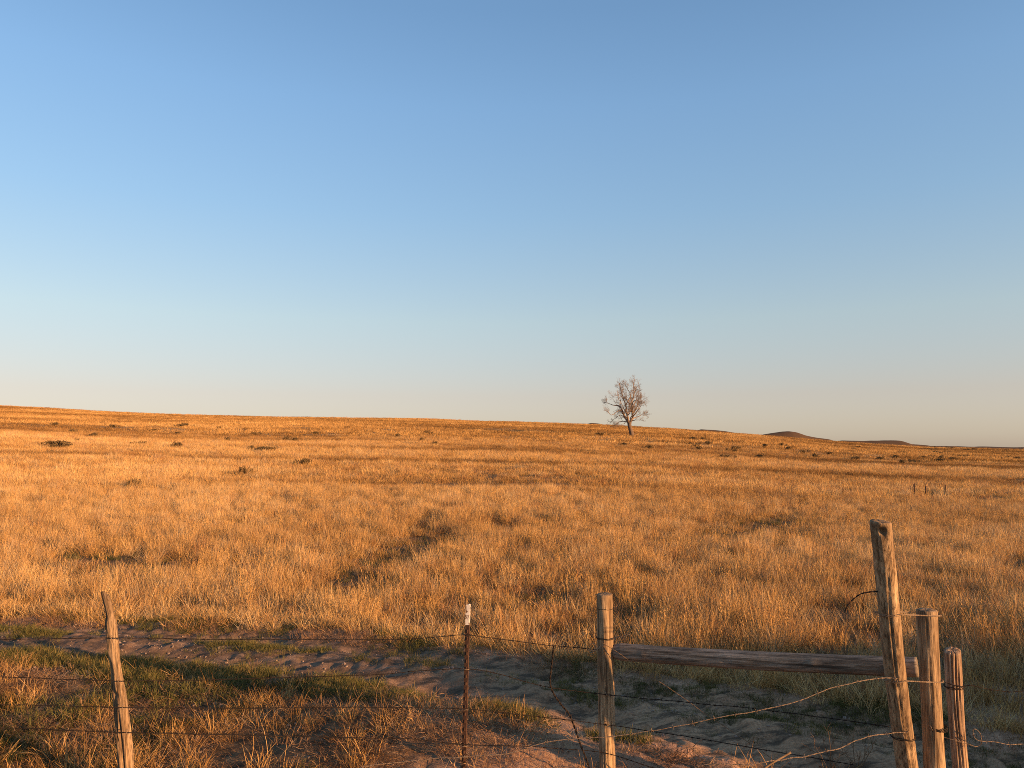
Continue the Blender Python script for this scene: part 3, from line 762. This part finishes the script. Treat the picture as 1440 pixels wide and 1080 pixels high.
# horizontal rail
a = at(864, 916.5, 5.80); b = at(1290.5, 938, 4.775)
def loft_rail(a, b, ra, rb):
    n, k = 140, 40
    t = np.linspace(0, 1, n)
    ax = np.array(b - a); L = np.linalg.norm(ax); ax /= L
    up = np.array([0, 0, 1.0]); N = up - ax * (ax @ up); N /= np.linalg.norm(N); B = np.cross(ax, N)
    th = np.arange(k) * 2 * np.pi / k
    TH, T = np.meshgrid(th, t)
    f = 1 + 0.05 * fbm(np.cos(TH) * 1.3 + 3, T * L * 2.5 + np.sin(TH), 1, 3, 300)
    for ga, gd, gw, t0, t1 in [(2.2, .07, .05, 0.1, 0.6), (1.7, .09, .05, 0.35, 1.0), (2.8, .06, .04, 0.5, 1.0), (1.2, .08, .05, 0.0, 0.4)]:
        dd = np.angle(np.exp(1j * (TH - ga - 0.1 * np.sin(T * 7 + ga))))
        f -= gd * np.exp(-(dd / gw) ** 2) * sstep(t0 - .03, t0 + .03, T) * (1 - sstep(t1 - .03, t1 + .03, T))
    for na, ntt, nr, nh in [(1.5, .12, .02, .05), (1.9, .42, .02, -.08), (1.3, .7, .03, .04), (2.4, .71, .015, -.15), (2.1, .25, .014, -.12), (1.6, .93, .03, .03)]:
        dd = np.angle(np.exp(1j * (TH - na))) * ra; f += nh * np.exp(-(dd ** 2 + ((T - ntt) * L) ** 2) / nr ** 2)
    rr = np.interp(T, [0, 0.012, 0.03, 1], [0.8, 0.93, 1, rb / ra]) * ra * f
    sag = -0.012 * np.sin(T * np.pi)
    Vr = np.array(a) + ax * (T * L)[..., None] + (rr * np.cos(TH))[..., None] * N + (rr * np.sin(TH))[..., None] * B + sag[..., None] * up
    Vr = Vr.reshape(-1, 3)
    i = np.arange(n - 1)[:, None] * k; j = np.arange(k)[None]; j2 = (j + 1) % k
    f4 = np.stack([i + j, i + j2, i + k + j2, i + k + j], -1).reshape(-1, 4)
    m = len(Vr); Vr = np.vstack([Vr, np.array(a), np.array(b)])
    jj = np.arange(k); jn = (jj + 1) % k
    f3 = np.vstack([np.stack([jj * 0 + m, jn, jj], 1), np.stack([jj * 0 + m + 1, (n - 1) * k + jj, (n - 1) * k + jn], 1)])
    # local frame with Z along the rail so the grain runs along it
    Q = np.stack([N, B, ax], 1)
    loc = (Vr - np.array(a)) @ Q
    me = mesh_np('wooden_rail', loc, [f4, f3], M_RAIL, True)
    o = link('wooden_rail', me, label='dark grey weathered log rail running level between two round posts', cat='rail')
    from mathutils import Matrix
    mw = Matrix([[*Q[r], 0] for r in range(3)] + [[0, 0, 0, 1]]); mw.translation = a
    o.matrix_world = mw
    return o
loft_rail(a, b, 0.062, 0.058)

# steel T post
top = at(658.3, 850.5, 5.78); bot = at(651.8, 1080, 5.78)
dz = (bot - top) / (top.z - bot.z)
zg = float(height(bot.x, bot.y)) - 0.3
root = bpy.data.objects.new('steel_fence_post', None); COL.objects.link(root)
root.location = top + dz * (top.z - zg)
root['label'] = 'thin rusty steel T-post with a chipped white tip in the barbed wire fence'; root['category'] = 'fence post'
def tprofile(t0, t1, mat, name, w=0.0145, grow=0.0):
    g = Geo()
    prof = [(-w, -.004), (w, -.004), (w, .003), (.004, .005), (.004, .034), (-.004, .034), (-.004, .005), (-w, .003)]
    L = top.z - zg; n = 60
    vv = []
    for i in range(n):
        c = top + dz * (t0 + (t1 - t0) * i / (n - 1))
        for px, py in prof: vv.append((c.x + px * (1 + grow) + 0.35 * py, c.y + py * (1 + grow) + (-grow * 0.01) - 0.3 * px, c.z))
    k = len(prof); f4 = []
    for i in range(n - 1):
        for j in range(k): f4.append((i * k + j, (i + 1) * k + j, (i + 1) * k + (j + 1) % k, i * k + (j + 1) % k))
    f4.append((0, 1, 2, 7)); f4.append((7, 2, 3, 6)); f4.append((3, 4, 5, 6))
    g.add(vv, f4)
    return g
g = tprofile(0.146, top.z - zg, M_TPOST, 'post')
for i in range(22):
    c = top + dz * (0.19 + i * 0.054) + Vector((0, -0.007, 0))
    g.tube([c + Vector((0, 0, 0.011)), c - Vector((0, 0, 0.011))], 0.0055, 6)
link('stem', g.mesh('stem', M_TPOST, False, root.location), root)
g = tprofile(0.0, 0.146, M_WHITE, 'tip', 0.0150, 0.06)
link('painted_tip', g.mesh('painted_tip', M_WHITE, False, root.location), root)
for v in (893.5, 941, 998, 1049):
    c = at(657 - (v - 890) * 0.029, v, 5.765)
    g = Geo(); g.tube(catmull([c + Vector((-.024, .012, .004)), c + Vector((-.012, -.008, 0)), c + Vector((.010, -.010, .002)), c + Vector((.025, .010, -.004)), c + Vector((.012, .05, -.002)), c + Vector((-.014, .05, 0))], 0.005), 0.0022, 5)
    link('wire_clip', g.mesh('wire_clip', M_GALV if v > 930 else M_RUST, True, root.location), root)

# ------------------------------------------------------------------ wires
def barbed(pts, mat, name, label, r=0.0017, barbs=True, seed=0, cat='barbed wire', group=None, wob=0.004, gap=0.125):
    g = Geo(); gr = np.random.default_rng(seed)
    C = catmull(pts, 0.012)
    s = np.concatenate([[0], np.cumsum(np.linalg.norm(np.diff(C, axis=0), axis=1))])
    C[:, 2] += wob * fbm(s, s * 0 + seed, 0.22, 3, 500 + seed); C[:, 1] += wob * fbm(s, s * 0 + seed, 0.25, 3, 520 + seed)
    T = np.gradient(C, axis=0); T /= np.linalg.norm(T, axis=1)[:, None]
    N = np.cross(T, [0.1, 0.2, 1.0]); N /= np.linalg.norm(N, axis=1)[:, None]; B = np.cross(T, N)
    for ph in (0, np.pi):
        a = s * 2 * np.pi / 0.075 + ph
        g.tube(C + 1.05 * r * (np.cos(a)[:, None] * N + np.sin(a)[:, None] * B), r, 5)
    if barbs:
        q = 0.05 + gr.random() * 0.1
        while q < s[-1]:
            i = min(np.searchsorted(s, q), len(C) - 2); c, tv, nv, bv = C[i], T[i], N[i], B[i]
            a0 = gr.random() * 6.28
            for k in range(4):
                a = a0 + k * 1.57 + gr.normal(0, .2); dv = np.cos(a) * nv + np.sin(a) * bv
                o = c + tv * (0.004 if k % 2 else -0.004)
                g.tube([o, o + dv * 0.016 + tv * gr.normal(0, .004)], [0.0012, 0.0005], 4)
            aa = np.linspace(0, 12.5, 16)
            g.tube([c + tv * (0.010 * (x / 12.5 - .5)) + 2.6 * r * (math.cos(x) * nv + math.sin(x) * bv) for x in aa], 0.0010, 4)
            q += gap * (0.9 + 0.2 * gr.random())
    o0 = Vector(C[0])
    return link(name, g.mesh(name, mat, True, o0), loc=o0, label=label, cat=cat, group=group)

GRP = 'rusty barbed wires of the left fence'
barbed([at(-260, 903, 5.5), at(0, 899.5, 5.5), at(150, 897, 5.46), at(300, 899, 5.6), at(460, 899.5, 5.7), at(560, 899, 5.75), at(610, 896, 5.76), at(650, 893, 5.765), at(690, 897, 5.77), at(760, 906, 5.78), at(825, 912.5, 5.74), at(842, 914, 5.735)],
       M_RUST, 'barbed_wire', 'topmost dark strand of barbed wire in the fence left of the round post', seed=1, group=GRP)
barbed([at(-260, 950, 5.5), at(0, 952.5, 5.5), at(100, 955.5, 5.46), at(165, 957, 5.46), at(260, 957, 5.6), at(400, 952.5, 5.68), at(520, 949, 5.72), at(600, 943, 5.75), at(656, 940.5, 5.765), at(700, 948, 5.77), at(770, 966, 5.76), at(845, 976, 5.735), at(960, 987, 5.5), at(1090, 1000, 5.2), at(1250, 1022, 4.9)],
       M_RUST, 'barbed_wire', 'second dark strand of barbed wire, meeting the steel post below its middle clip', seed=2, group=GRP)
barbed([at(-260, 988, 5.5), at(0, 990.5, 5.5), at(170, 995, 5.46), at(300, 996, 5.6), at(460, 995, 5.7), at(560, 995, 5.74), at(655, 997.5, 5.765), at(720, 1004, 5.77), at(845, 1018, 5.735), at(960, 1035, 5.5), at(1060, 1052, 5.25), at(1200, 1075, 5.0)],
       M_RUST, 'barbed_wire', 'third dark strand of barbed wire, running just above the dead grass at the left', seed=3, group=GRP)
barbed([at(-260, 1020, 5.5), at(0, 1023.5, 5.5), at(170, 1030, 5.46), at(340, 1034, 5.6), at(480, 1037, 5.7), at(570, 1039, 5.74), at(653, 1047, 5.765), at(740, 1050, 5.77), at(843, 1058, 5.735), at(900, 1074, 5.6), at(960, 1095, 5.5)],
       M_RUST, 'barbed_wire', 'lowest dark strand of barbed wire, half hidden in the dead grass', seed=4, group=GRP)
# pale gate wires, nearer than the fence
barbed([at(480, 1092, 4.95), at(520, 1077, 4.95), at(600, 1069, 4.93), at(650, 1065, 4.9), at(720, 1057, 4.88), at(765, 1045, 4.86), at(850, 1035.5, 4.8), at(930, 1024, 4.72), at(1010, 1010, 4.65), at(1080, 996, 4.62), at(1130, 982, 4.62), at(1165, 968, 4.63), at(1195, 960, 4.64), at(1222, 955, 4.65), at(1243, 953, 4.665), at(1262, 955, 4.665)],
       M_GALV, 'gate_wire', 'long pale wire sagging left from the tall leaning post in front of the rail', 0.0016, seed=5, cat='wire', wob=0.010, gap=0.13)
barbed([at(960, 1092, 4.7), at(990, 1078, 4.68), at(1060, 1073, 4.62), at(1110, 1066, 4.63), at(1150, 1058, 4.65), at(1185, 1050, 4.68), at(1210, 1041, 4.70), at(1240, 1033, 4.73), at(1258, 1030, 4.74), at(1278, 1030, 4.745)],
       M_GALV, 'gate_wire', 'short pale wire at the bottom running from the foot of the tall leaning post', 0.0016, seed=6, cat='wire', wob=0.014, gap=0.13)
barbed([at(845, 903, 5.735), at(853, 908, 5.73), at(868, 917, 5.70), at(890, 933, 5.68), at(940, 968, 5.6), at(1000, 1010, 5.45), at(1060, 1050, 5.3), at(1110, 1084, 5.2)],
       M_WEED, 'brace_wire', 'twisted brown brace wire slanting down right under the grey rail', 0.0013, seed=7, cat='wire', barbs=False, wob=0.01)
barbed([at(778.5, 908, 5.76), at(777, 925, 5.75), at(774, 950, 5.74), at(774, 963, 5.74), at(779, 976, 5.74), at(789, 991, 5.74), at(800, 1004, 5.74), at(808, 1023, 5.72), at(816, 1046, 5.7), at(826, 1072, 5.68), at(831, 1090, 5.66)],
       M_RUST, 'wire_stay', 'bent dark wire stay hanging between the steel post and the round post', 0.0042, seed=8, cat='wire', barbs=False, wob=0.004)
barbed([at(1330, 960, 4.93), at(1350, 966, 4.9), at(1366, 964, 4.9), at(1390, 970, 4.9), at(1420, 972.5, 4.9), at(1450, 971.5, 4.88), at(1560, 972, 4.8)],
       M_RUST, 'barbed_wire', 'upper brown wire leaving the split post to the right', 0.0016, seed=9, cat='barbed wire', wob=0.008)
barbed([at(1325, 1036, 4.93), at(1345, 1042, 4.9), at(1362, 1047, 4.9), at(1374, 1050, 4.9), at(1381, 1044, 4.89), at(1378, 1030, 4.88), at(1369, 1025, 4.88), at(1370, 1036, 4.89), at(1378, 1042, 4.9), at(1400, 1043, 4.9), at(1420, 1047, 4.9), at(1450, 1047, 4.9), at(1560, 1050, 4.8)],
       M_GALV, 'barbed_wire', 'lower wire leaving the split post to the right with a curl in it', 0.0013, seed=10, cat='barbed wire', wob=0.008)
barbed([at(1188, 862, 4.70), at(1192, 852, 4.69), at(1202, 841, 4.68), at(1214, 834, 4.66), at(1234, 831, 4.63)],
       M_RUST, 'wire_end', 'loose curved end of dark wire sticking out left of the tall leaning post', 0.0022, seed=11, cat='wire', barbs=False, wob=0.004)
barbed([at(860, 898, 5.74), at(872, 895, 5.70), at(886, 892, 5.66)], M_GALV, 'wire_end', 'short pale wire end sticking out right of the round post above the rail', 0.0016, seed=12, cat='wire', barbs=False, wob=0.002)
barbed([at(825, 912, 5.74), at(832, 918, 5.70), at(838, 910, 5.69), at(834, 904, 5.70), at(828, 912, 5.72), at(836, 916, 5.7), at(845, 909, 5.72), at(853, 907, 5.735)], M_GALV, 'wire_end', 'tangled wire end knotted at the left of the round post', 0.0016, seed=13, cat='wire', barbs=False, wob=0.003)

def loop_tie(pts, mat, label, turns=2, r=0.0022):
    g = Geo()
    P = [Vector(p) for p in pts]
    ring = P + [P[0]]
    full = []
    for k in range(turns): full += [p + Vector((0, 0, 0.007 * k + 0.003 * math.sin(i * 2.3 + k))) for i, p in enumerate(ring[:-1])]
    full.append(full[0] + Vector((0, 0, 0.007 * turns)))
    g.tube(catmull(full, 0.01), r, 5)
    c = P[0]
    return link('wire_tie', g.mesh('wire_tie', mat, True, c), loc=c, label=label, cat='wire tie')
def around(posts, v):
    """loop hugging one or two posts at picture height v; posts: (u, D, radius)"""
    pts = []
    if len(posts) == 1:
        u, D, r = posts[0]; c = at(u, v, D)
        return [c + Vector((math.cos(a) * r, math.sin(a) * r, 0)) for a in np.arange(0, 6.28, 0.5)]
    (u0, D0, r0), (u1, D1, r1) = posts
    a, b = at(u0, v, D0), at(u1, v, D1)
    b = Vector((b.x, b.y, b.z))
    ax = (b - a); ax.z = 0; ax.normalize(); n = Vector((-ax.y, ax.x, 0))
    for t in np.linspace(-90, -270, 8): pts.append(a + r0 * (math.cos(R(t)) * ax + math.sin(R(t)) * n))
    for t in np.linspace(90, -90, 8): pts.append(b + r1 * (math.cos(R(t)) * ax + math.sin(R(t)) * n))
    return pts
loop_tie(around([(1249.5, 4.655, 0.0675), (1304.5, 4.86, 0.0675)], 864), M_GALV, 'upper wire loop tying the tall leaning post to the round post behind it', r=0.0016)
loop_tie(around([(1259.5, 4.743, 0.069), (1309, 4.86, 0.0675)], 956), M_GALV, 'middle wire loop round the tall leaning post at the height of the rail end', r=0.0016)
loop_tie(around([(1315.5, 4.86, 0.067)], 1024), M_RUST, 'wire wound twice round the round post near the bottom of the picture', 3)
loop_tie(around([(1269.5, 4.82, 0.0705)], 1036), M_RUST, 'wire wound round the tall leaning post near its foot', 2)
loop_tie(around([(1341.5, 4.98, 0.058)], 966), M_RUST, 'dark wire wound round the reddish split post', 2)
loop_tie(around([(851.5, 5.8, 0.067)], 897), M_RUST, 'dark wire wound round the round post just above the rail', 2, 0.0018)
loop_tie(around([(851.5, 5.8, 0.067)], 855), M_RUST, 'single wire ring round the top of the post at the left end of the rail', 1, 0.0012)

# ------------------------------------------------------------------ the lone bare tree
TB = ground_at(886.5, 614)
TD = TB.y; PX = TD / F
def tp(cxp, cyp, dep=0.0):      # pixel of the enlarged crop -> point, dep = depth offset in metres
    cxp = 702 + (cxp - 702) * 0.80; cyp = 622 + (cyp - 622) * 0.93
    return np.array(at(780 + cxp / 6.545, 520 + cyp / 6.545, TD + dep * 0.85))
tg = np.random.default_rng(5)
trunk = Geo(); crown = Geo()
base = tp(708, 622); base[2] = TB.z - 0.2
trunk.tube(catmull([base, tp(712, 600), tp(704, 565), tp(692, 525), tp(684, 497), tp(690, 470)], 0.3), np.linspace(0.36, 0.26, len(catmull([base, tp(712, 600), tp(704, 565), tp(692, 525), tp(684, 497), tp(690, 470)], 0.3))), 10)
def twigs(p, d, L, r, lev):
    n = 4; P = [p]; q = p.copy(); dd = d.copy()
    for i in range(n):
        dd = dd + tg.normal(0, 0.16, 3) + np.array([0, 0, 0.09]); dd /= np.linalg.norm(dd)
        q = q + dd * L / n; P.append(q.copy())
    crown.tube(P, np.linspace(r, max(r * 0.45, 0.008), n + 1), 3, False)
    if lev <= 0: return
    kids = 4 if lev > 1 else 3
    for c in range(kids):
        t = 0.25 + 0.75 * (c + tg.random()) / kids
        i = min(int(t * n), n - 1); pt = P[i] + (P[i + 1] - P[i]) * (t * n - i)
        ax = tg.normal(0, 1, 3); ax -= ax @ dd * dd; ax /= np.linalg.norm(ax)
        an = 0.45 + 0.55 * tg.random()
        nd_ = dd * math.cos(an) + ax * math.sin(an)
        twigs(pt, nd_, L * (0.5 + 0.25 * tg.random()), r * 0.5, lev - 1)
LIMBS = [  # crop pixels with depth, start and end radius
    ([(684, 497, 0), (655, 455, 0), (625, 400, .3), (602, 352, .6), (578, 318, .9), (535, 305, 1.1), (490, 302, 1.2), (452, 285, 1.2)], .27, .05),
    ([(625, 400, .3), (585, 352, -.5), (530, 372, -1.0), (490, 400, -1.2), (462, 395, -1.3)], .13, .04),
    ([(670, 480, 0), (668, 430, -.4), (650, 380, -.6), (640, 300, -.8), (612, 220, -.8), (582, 140, -.7)], .24, .05),
    ([(640, 310, -.8), (680, 240, -.2), (700, 200, .2), (660, 130, .4)], .13, .04),
    ([(690, 470, 0), (718, 430, .2), (717, 340, .4), (712, 270, .5), (740, 200, .6), (730, 125, .5)], .27, .05),
    ([(716, 350, .4), (745, 290, 1.0), (770, 230, 1.4), (785, 200, 1.5)], .13, .04),
    ([(716, 430, .2), (750, 390, -.6), (790, 350, -1.0), (815, 320, -1.2)], .15, .04),
    ([(722, 440, .1), (765, 420, .8), (810, 405, 1.0), (842, 402, 1.1)], .12, .04),
    ([(718, 455, 0), (755, 450, -.8), (790, 455, -1.2)], .09, .03),
    ([(650, 470, 0), (610, 465, .5), (565, 470, 1.0), (540, 490, 1.2)], .11, .04),
    ([(640, 480, 0), (610, 490, -.8), (590, 500, -1)], .07, .03),
    ([(700, 300, .4), (670, 270, 1.6), (640, 230, 2.4), (625, 180, 2.6)], .12, .04),
    ([(712, 300, .4), (730, 260, -1.4), (760, 260, -2.2), (775, 290, -2.6)], .12, .04),
    ([(655, 420, 0), (690, 380, -1.6), (700, 330, -2.4)], .12, .04),
    ([(680, 440, 0), (660, 400, 1.8), (690, 360, 2.8)], .12, .04),
    ([(600, 350, .6), (580, 280, .8), (590, 220, .9)], .12, .04),
    ([(652, 390, .2), (615, 320, -.9), (585, 270, -1.3), (555, 235, -1.5)], .11, .03),
    ([(717, 390, .3), (760, 340, .9), (790, 300, 1.2), (806, 260, 1.3)], .11, .03),
    ([(690, 440, .2), (740, 370, -1.2), (775, 310, -1.8), (790, 260, -2.0)], .10, .03),
    ([(640, 440, .1), (590, 400, 1.3), (545, 420, 1.8), (510, 440, 2.0)], .09, .03),
]
for pts, r0, r1 in LIMBS:
    C = catmull([tp(*p) for p in pts], 0.35)
    C = C + tg.normal(0, 0.03, C.shape)
    rr = np.linspace(r0, r1, len(C)) * 0.72
    crown.tube(C, rr, 7)
    for i in range(2, len(C)):
        f = i / len(C)
        for _k in range((tg.random() < 0.8 * f + 0.08) + (tg.random() < 0.25 * f)):
            d = C[i] - C[i - 1]; d /= np.linalg.norm(d)
            ax = tg.normal(0, 1, 3); ax -= ax @ d * d; ax /= np.linalg.norm(ax)
            an = 0.5 + 0.5 * tg.random()
            twigs(C[i], d * math.cos(an) + ax * math.sin(an) + np.array([0, 0, .1]), 0.7 + 0.4 * tg.random(), max(rr[i] * 0.4, 0.022), 3)
    d = C[-1] - C[-2]; twigs(C[-1], d / np.linalg.norm(d), 0.7, 0.035, 3)
tree = bpy.data.objects.new('bare_tree', None); COL.objects.link(tree); tree.location = TB
tree['label'] = 'lone leafless tree with a spreading crown standing on the field near the skyline'; tree['category'] = 'tree'
M_TRUNK = wood_mat('dark_trunk_bark', [(0.3, (0.09, 0.06, 0.042)), (0.6, (0.19, 0.13, 0.09)), (0.8, (0.26, 0.18, 0.13))], (3, 3, 0.5))
link('trunk', trunk.mesh('trunk', M_TRUNK, True, TB), tree)
link('crown', crown.mesh('crown', M_BARK, True, TB), tree)

# ------------------------------------------------------------------ scrub, weeds, far fence
def scrub(seed, n=900):
    g = np.random.default_rng(seed); G_ = Geo()
    for k in range(22):
        a = g.random() * 6.28; l = 0.25 + 0.3 * g.random()
        e = np.array([math.cos(a) * l * 0.9, math.sin(a) * l * 0.9, 0.25 + 0.25 * g.random()])
        G_.tube([np.zeros(3) - [0, 0, .05], e * [.5, .5, .6], e], [.015, .01, .005], 4, False)
    lob = [(g.normal(0, .25), g.normal(0, .22), 0.25 + .15 * g.random(), .18 + .14 * g.random()) for _ in range(8)]
    vv = []; ff = []
    for i in range(n):
        lx, ly, lz, lr = lob[g.integers(len(lob))]
        d = g.normal(0, 1, 3); d /= np.linalg.norm(d); rr = lr * (0.45 + 0.6 * g.random())
        p = np.array([lx, ly, max(lz, 0.1)]) + d * rr * [1, 1, .8]
        if p[2] < 0.0: p[2] = 0.03 * g.random()
        u = g.normal(0, 1, 3); u /= np.linalg.norm(u); w = np.cross(u, g.normal(0, 1, 3)); w /= np.linalg.norm(w)
        s = 0.02 + 0.025 * g.random(); b = len(vv)
        vv += [p - u * s * 1.6, p + w * s * .6, p + u * s * 1.6, p - w * s * .6]; ff.append((b, b + 1, b + 2, b + 3))
    G_.add(np.array(vv), np.array(ff))
    return G_.mesh('scrub_bush', M_SCRUB, False)
SCR = [scrub(s) for s in (21, 22, 23, 24)]
RG = 'dark scrub bushes scattered on the right of the field'; LG = 'dark scrub bushes scattered over the left slope'
RL = 'small dark scrub bush in the scatter right of the lone tree'
LL = 'small dark scrub bush among the faint scatter high on the left slope'
CL = 'small dark scrub bush in the grass near the foot of the lone tree'; CG = 'dark scrub bushes near the lone tree'
bushes = [  # u, v base, width px, label, group
    (83, 631, 30, 'widest dark scrub bush, far out at the left edge of the golden slope', None), (133, 616, 9, LL, LG), (197, 628, 10, LL, LG), (252, 631, 14, LL, LG), (250, 613, 8, LL, LG),
    (403, 621, 8, LL, LG), (320, 622, 7, LL, LG), (443, 612, 8, LL, LG), (560, 616, 7, LL, LG), (600, 611, 7, LL, LG), (343, 671, 9, LL, LG),
    (370, 637, 26, 'broad flat scrub bush halfway up the left slope, right of the widest bush', None),
    (428, 657, 18, 'ragged scrub bush on the slope below the broad flat bush', None),
    (187, 689, 14, 'nearest dark scrub bush alone in the open grass at the left', None),
    (845, 613, 10, CL, CG), (808, 610, 9, CL, CG), (878, 628, 10, CL, CG), (913, 632, 8, CL, CG), (789, 622, 7, CL, CG), (979, 630, 9, CL, CG), (984, 634, 8, CL, CG),
    (1034, 633, 12, RL, RG), (1020, 647, 12, RL, RG), (1066, 646, 11, RL, RG), (1075, 630, 7, RL, RG), (1110, 633, 8, RL, RG), (1131, 639, 8, RL, RG), (1165, 641, 8, RL, RG),
    (1202, 648, 11, RL, RG), (1199, 634, 12, RL, RG), (1206, 630, 5, RL, RG), (1237, 648, 9, RL, RG), (1260, 645, 9, RL, RG), (1269, 639, 7, RL, RG), (1283, 652, 10, RL, RG), (1270, 653, 7, RL, RG),
    (1321, 650, 14, 'largest and darkest scrub bush in the scatter at the right of the field', None), (1340, 648, 10, RL, RG), (1356, 643, 9, RL, RG), (1300, 646, 7, RL, RG), (1407, 647, 9, RL, RG), (1431, 647, 8, RL, RG)]
_g = np.random.default_rng(77)
for _ in range(26):
    _u = 930 + 500 * _g.random(); bushes.append((_u, 618 + 14 * (_u - 930) / 500 + 22 * _g.random() ** 1.3, 5 + 4 * _g.random(), RL, RG))
for _ in range(16):
    bushes.append((60 + 640 * _g.random(), 596 + 38 * _g.random(), 5 + 4 * _g.random(), LL, LG))
for i, (u, v, w, lab, grp) in enumerate(bushes):
    p = ground_at(u, v); s = w * p.y / F * 1.15
    o = link('scrub_bush', SCR[i % 4], loc=p, label=lab, cat='bush', group=grp)
    o.scale = (s, s, max(0.55 * s, 0.85) * (0.9 + 0.3 * rng.random())); o.rotation_euler.z = rng.random() * 6.28

# far thin stakes
def stake(u, v0, v1, lab):
    p = ground_at(u, v1); h = (v1 - v0) / F * p.y
    g = Geo(); g.tube([Vector((0, 0, -.15)), Vector((.01, 0, h * .5)), Vector((0.02, 0, h))], 0.032, 7)
    g.tube([Vector((.02, -.02, h * .72)), Vector((.02, -.05, h * .72))], .006, 4)
    link('stake', g.mesh('stake', M_TPOST), loc=p, label=lab, cat='fence stake', group='thin far stakes at the right of the field')
stake(1185.5, 687, 699, 'leftmost of four thin far stakes, on the grass above the tall leaning post')
stake(1286, 680, 697, 'tallest thin far stake, second from the left of four in the field')
stake(1302, 684, 697, 'third thin far stake, close beside the tallest one')
stake(1329.5, 682, 697, 'rightmost of the four thin far stakes in the field')

# taller dead weeds
def weed(name, p, h, n, seed, lab, spread=0.5, mat=M_WEED):
    g = np.random.default_rng(seed); G_ = Geo()
    def grow(q, d, L, r, lev):
        P = [q.copy()]
        for i in range(4):
            d = d + g.normal(0, .10, 3); d /= np.linalg.norm(d); q = q + d * L / 4; P.append(q.copy())
        G_.tube(P, np.linspace(r, r * .5, 5), 4, False)
        if lev:
            for c in range(4):
                i = 1 + g.integers(4); a = g.normal(0, 1, 3); a -= a @ d * d; a /= np.linalg.norm(a)
                grow(P[i], d * .8 + a * .55, L * .42, r * .55, lev - 1)
    for k in range(n):
        a = g.random() * 6.28; s = spread * g.random()
        grow(np.array([0, 0, -.03]), np.array([math.cos(a) * s, math.sin(a) * s, 1.0]), h * (.7 + .4 * g.random()), .004 + 0.0035 * (p.y > 12), 2)
    return link(name, G_.mesh(name, mat, True), loc=p, label=lab, cat='dry weed')
weed('dry_weed', ground_at(1075, 716), 0.95, 7, 1, 'dark dead weed standing above the grass, left of a taller one', .35)
weed('dry_weed', ground_at(1113, 722), 1.2, 7, 2, 'tallest dark dead weed standing above the grass left of the leaning post', .3)
def gp(u, v):
    p = ground_at(u, v); return Vector((p.x, p.y, float(height(p.x, p.y))))
weed('dry_weed', gp(1168, 1085), 0.26, 6, 3, 'dry branching weed beside the foot of the tall leaning post, below the short pale wire', .7)
weed('dry_weed', gp(1205, 1078), 0.22, 5, 4, 'small dry weed right next to the tall leaning post by the lower wire', .8)
g = Geo(); c0 = at(1062, 1092, 4.9); c1 = at(1112, 1058, 4.95)
g.tube(catmull([c0, c0.lerp(c1, .4) + Vector((0, 0, .012)), c1], .02), [0.007] * len(catmull([c0, c0, c1], .02)) if False else 0.007, 6)
link('dead_stick', g.mesh('dead_stick', M_WEED, True, c0), loc=c0, label='brown dead stick leaning up at the bottom of the picture', cat='stick')
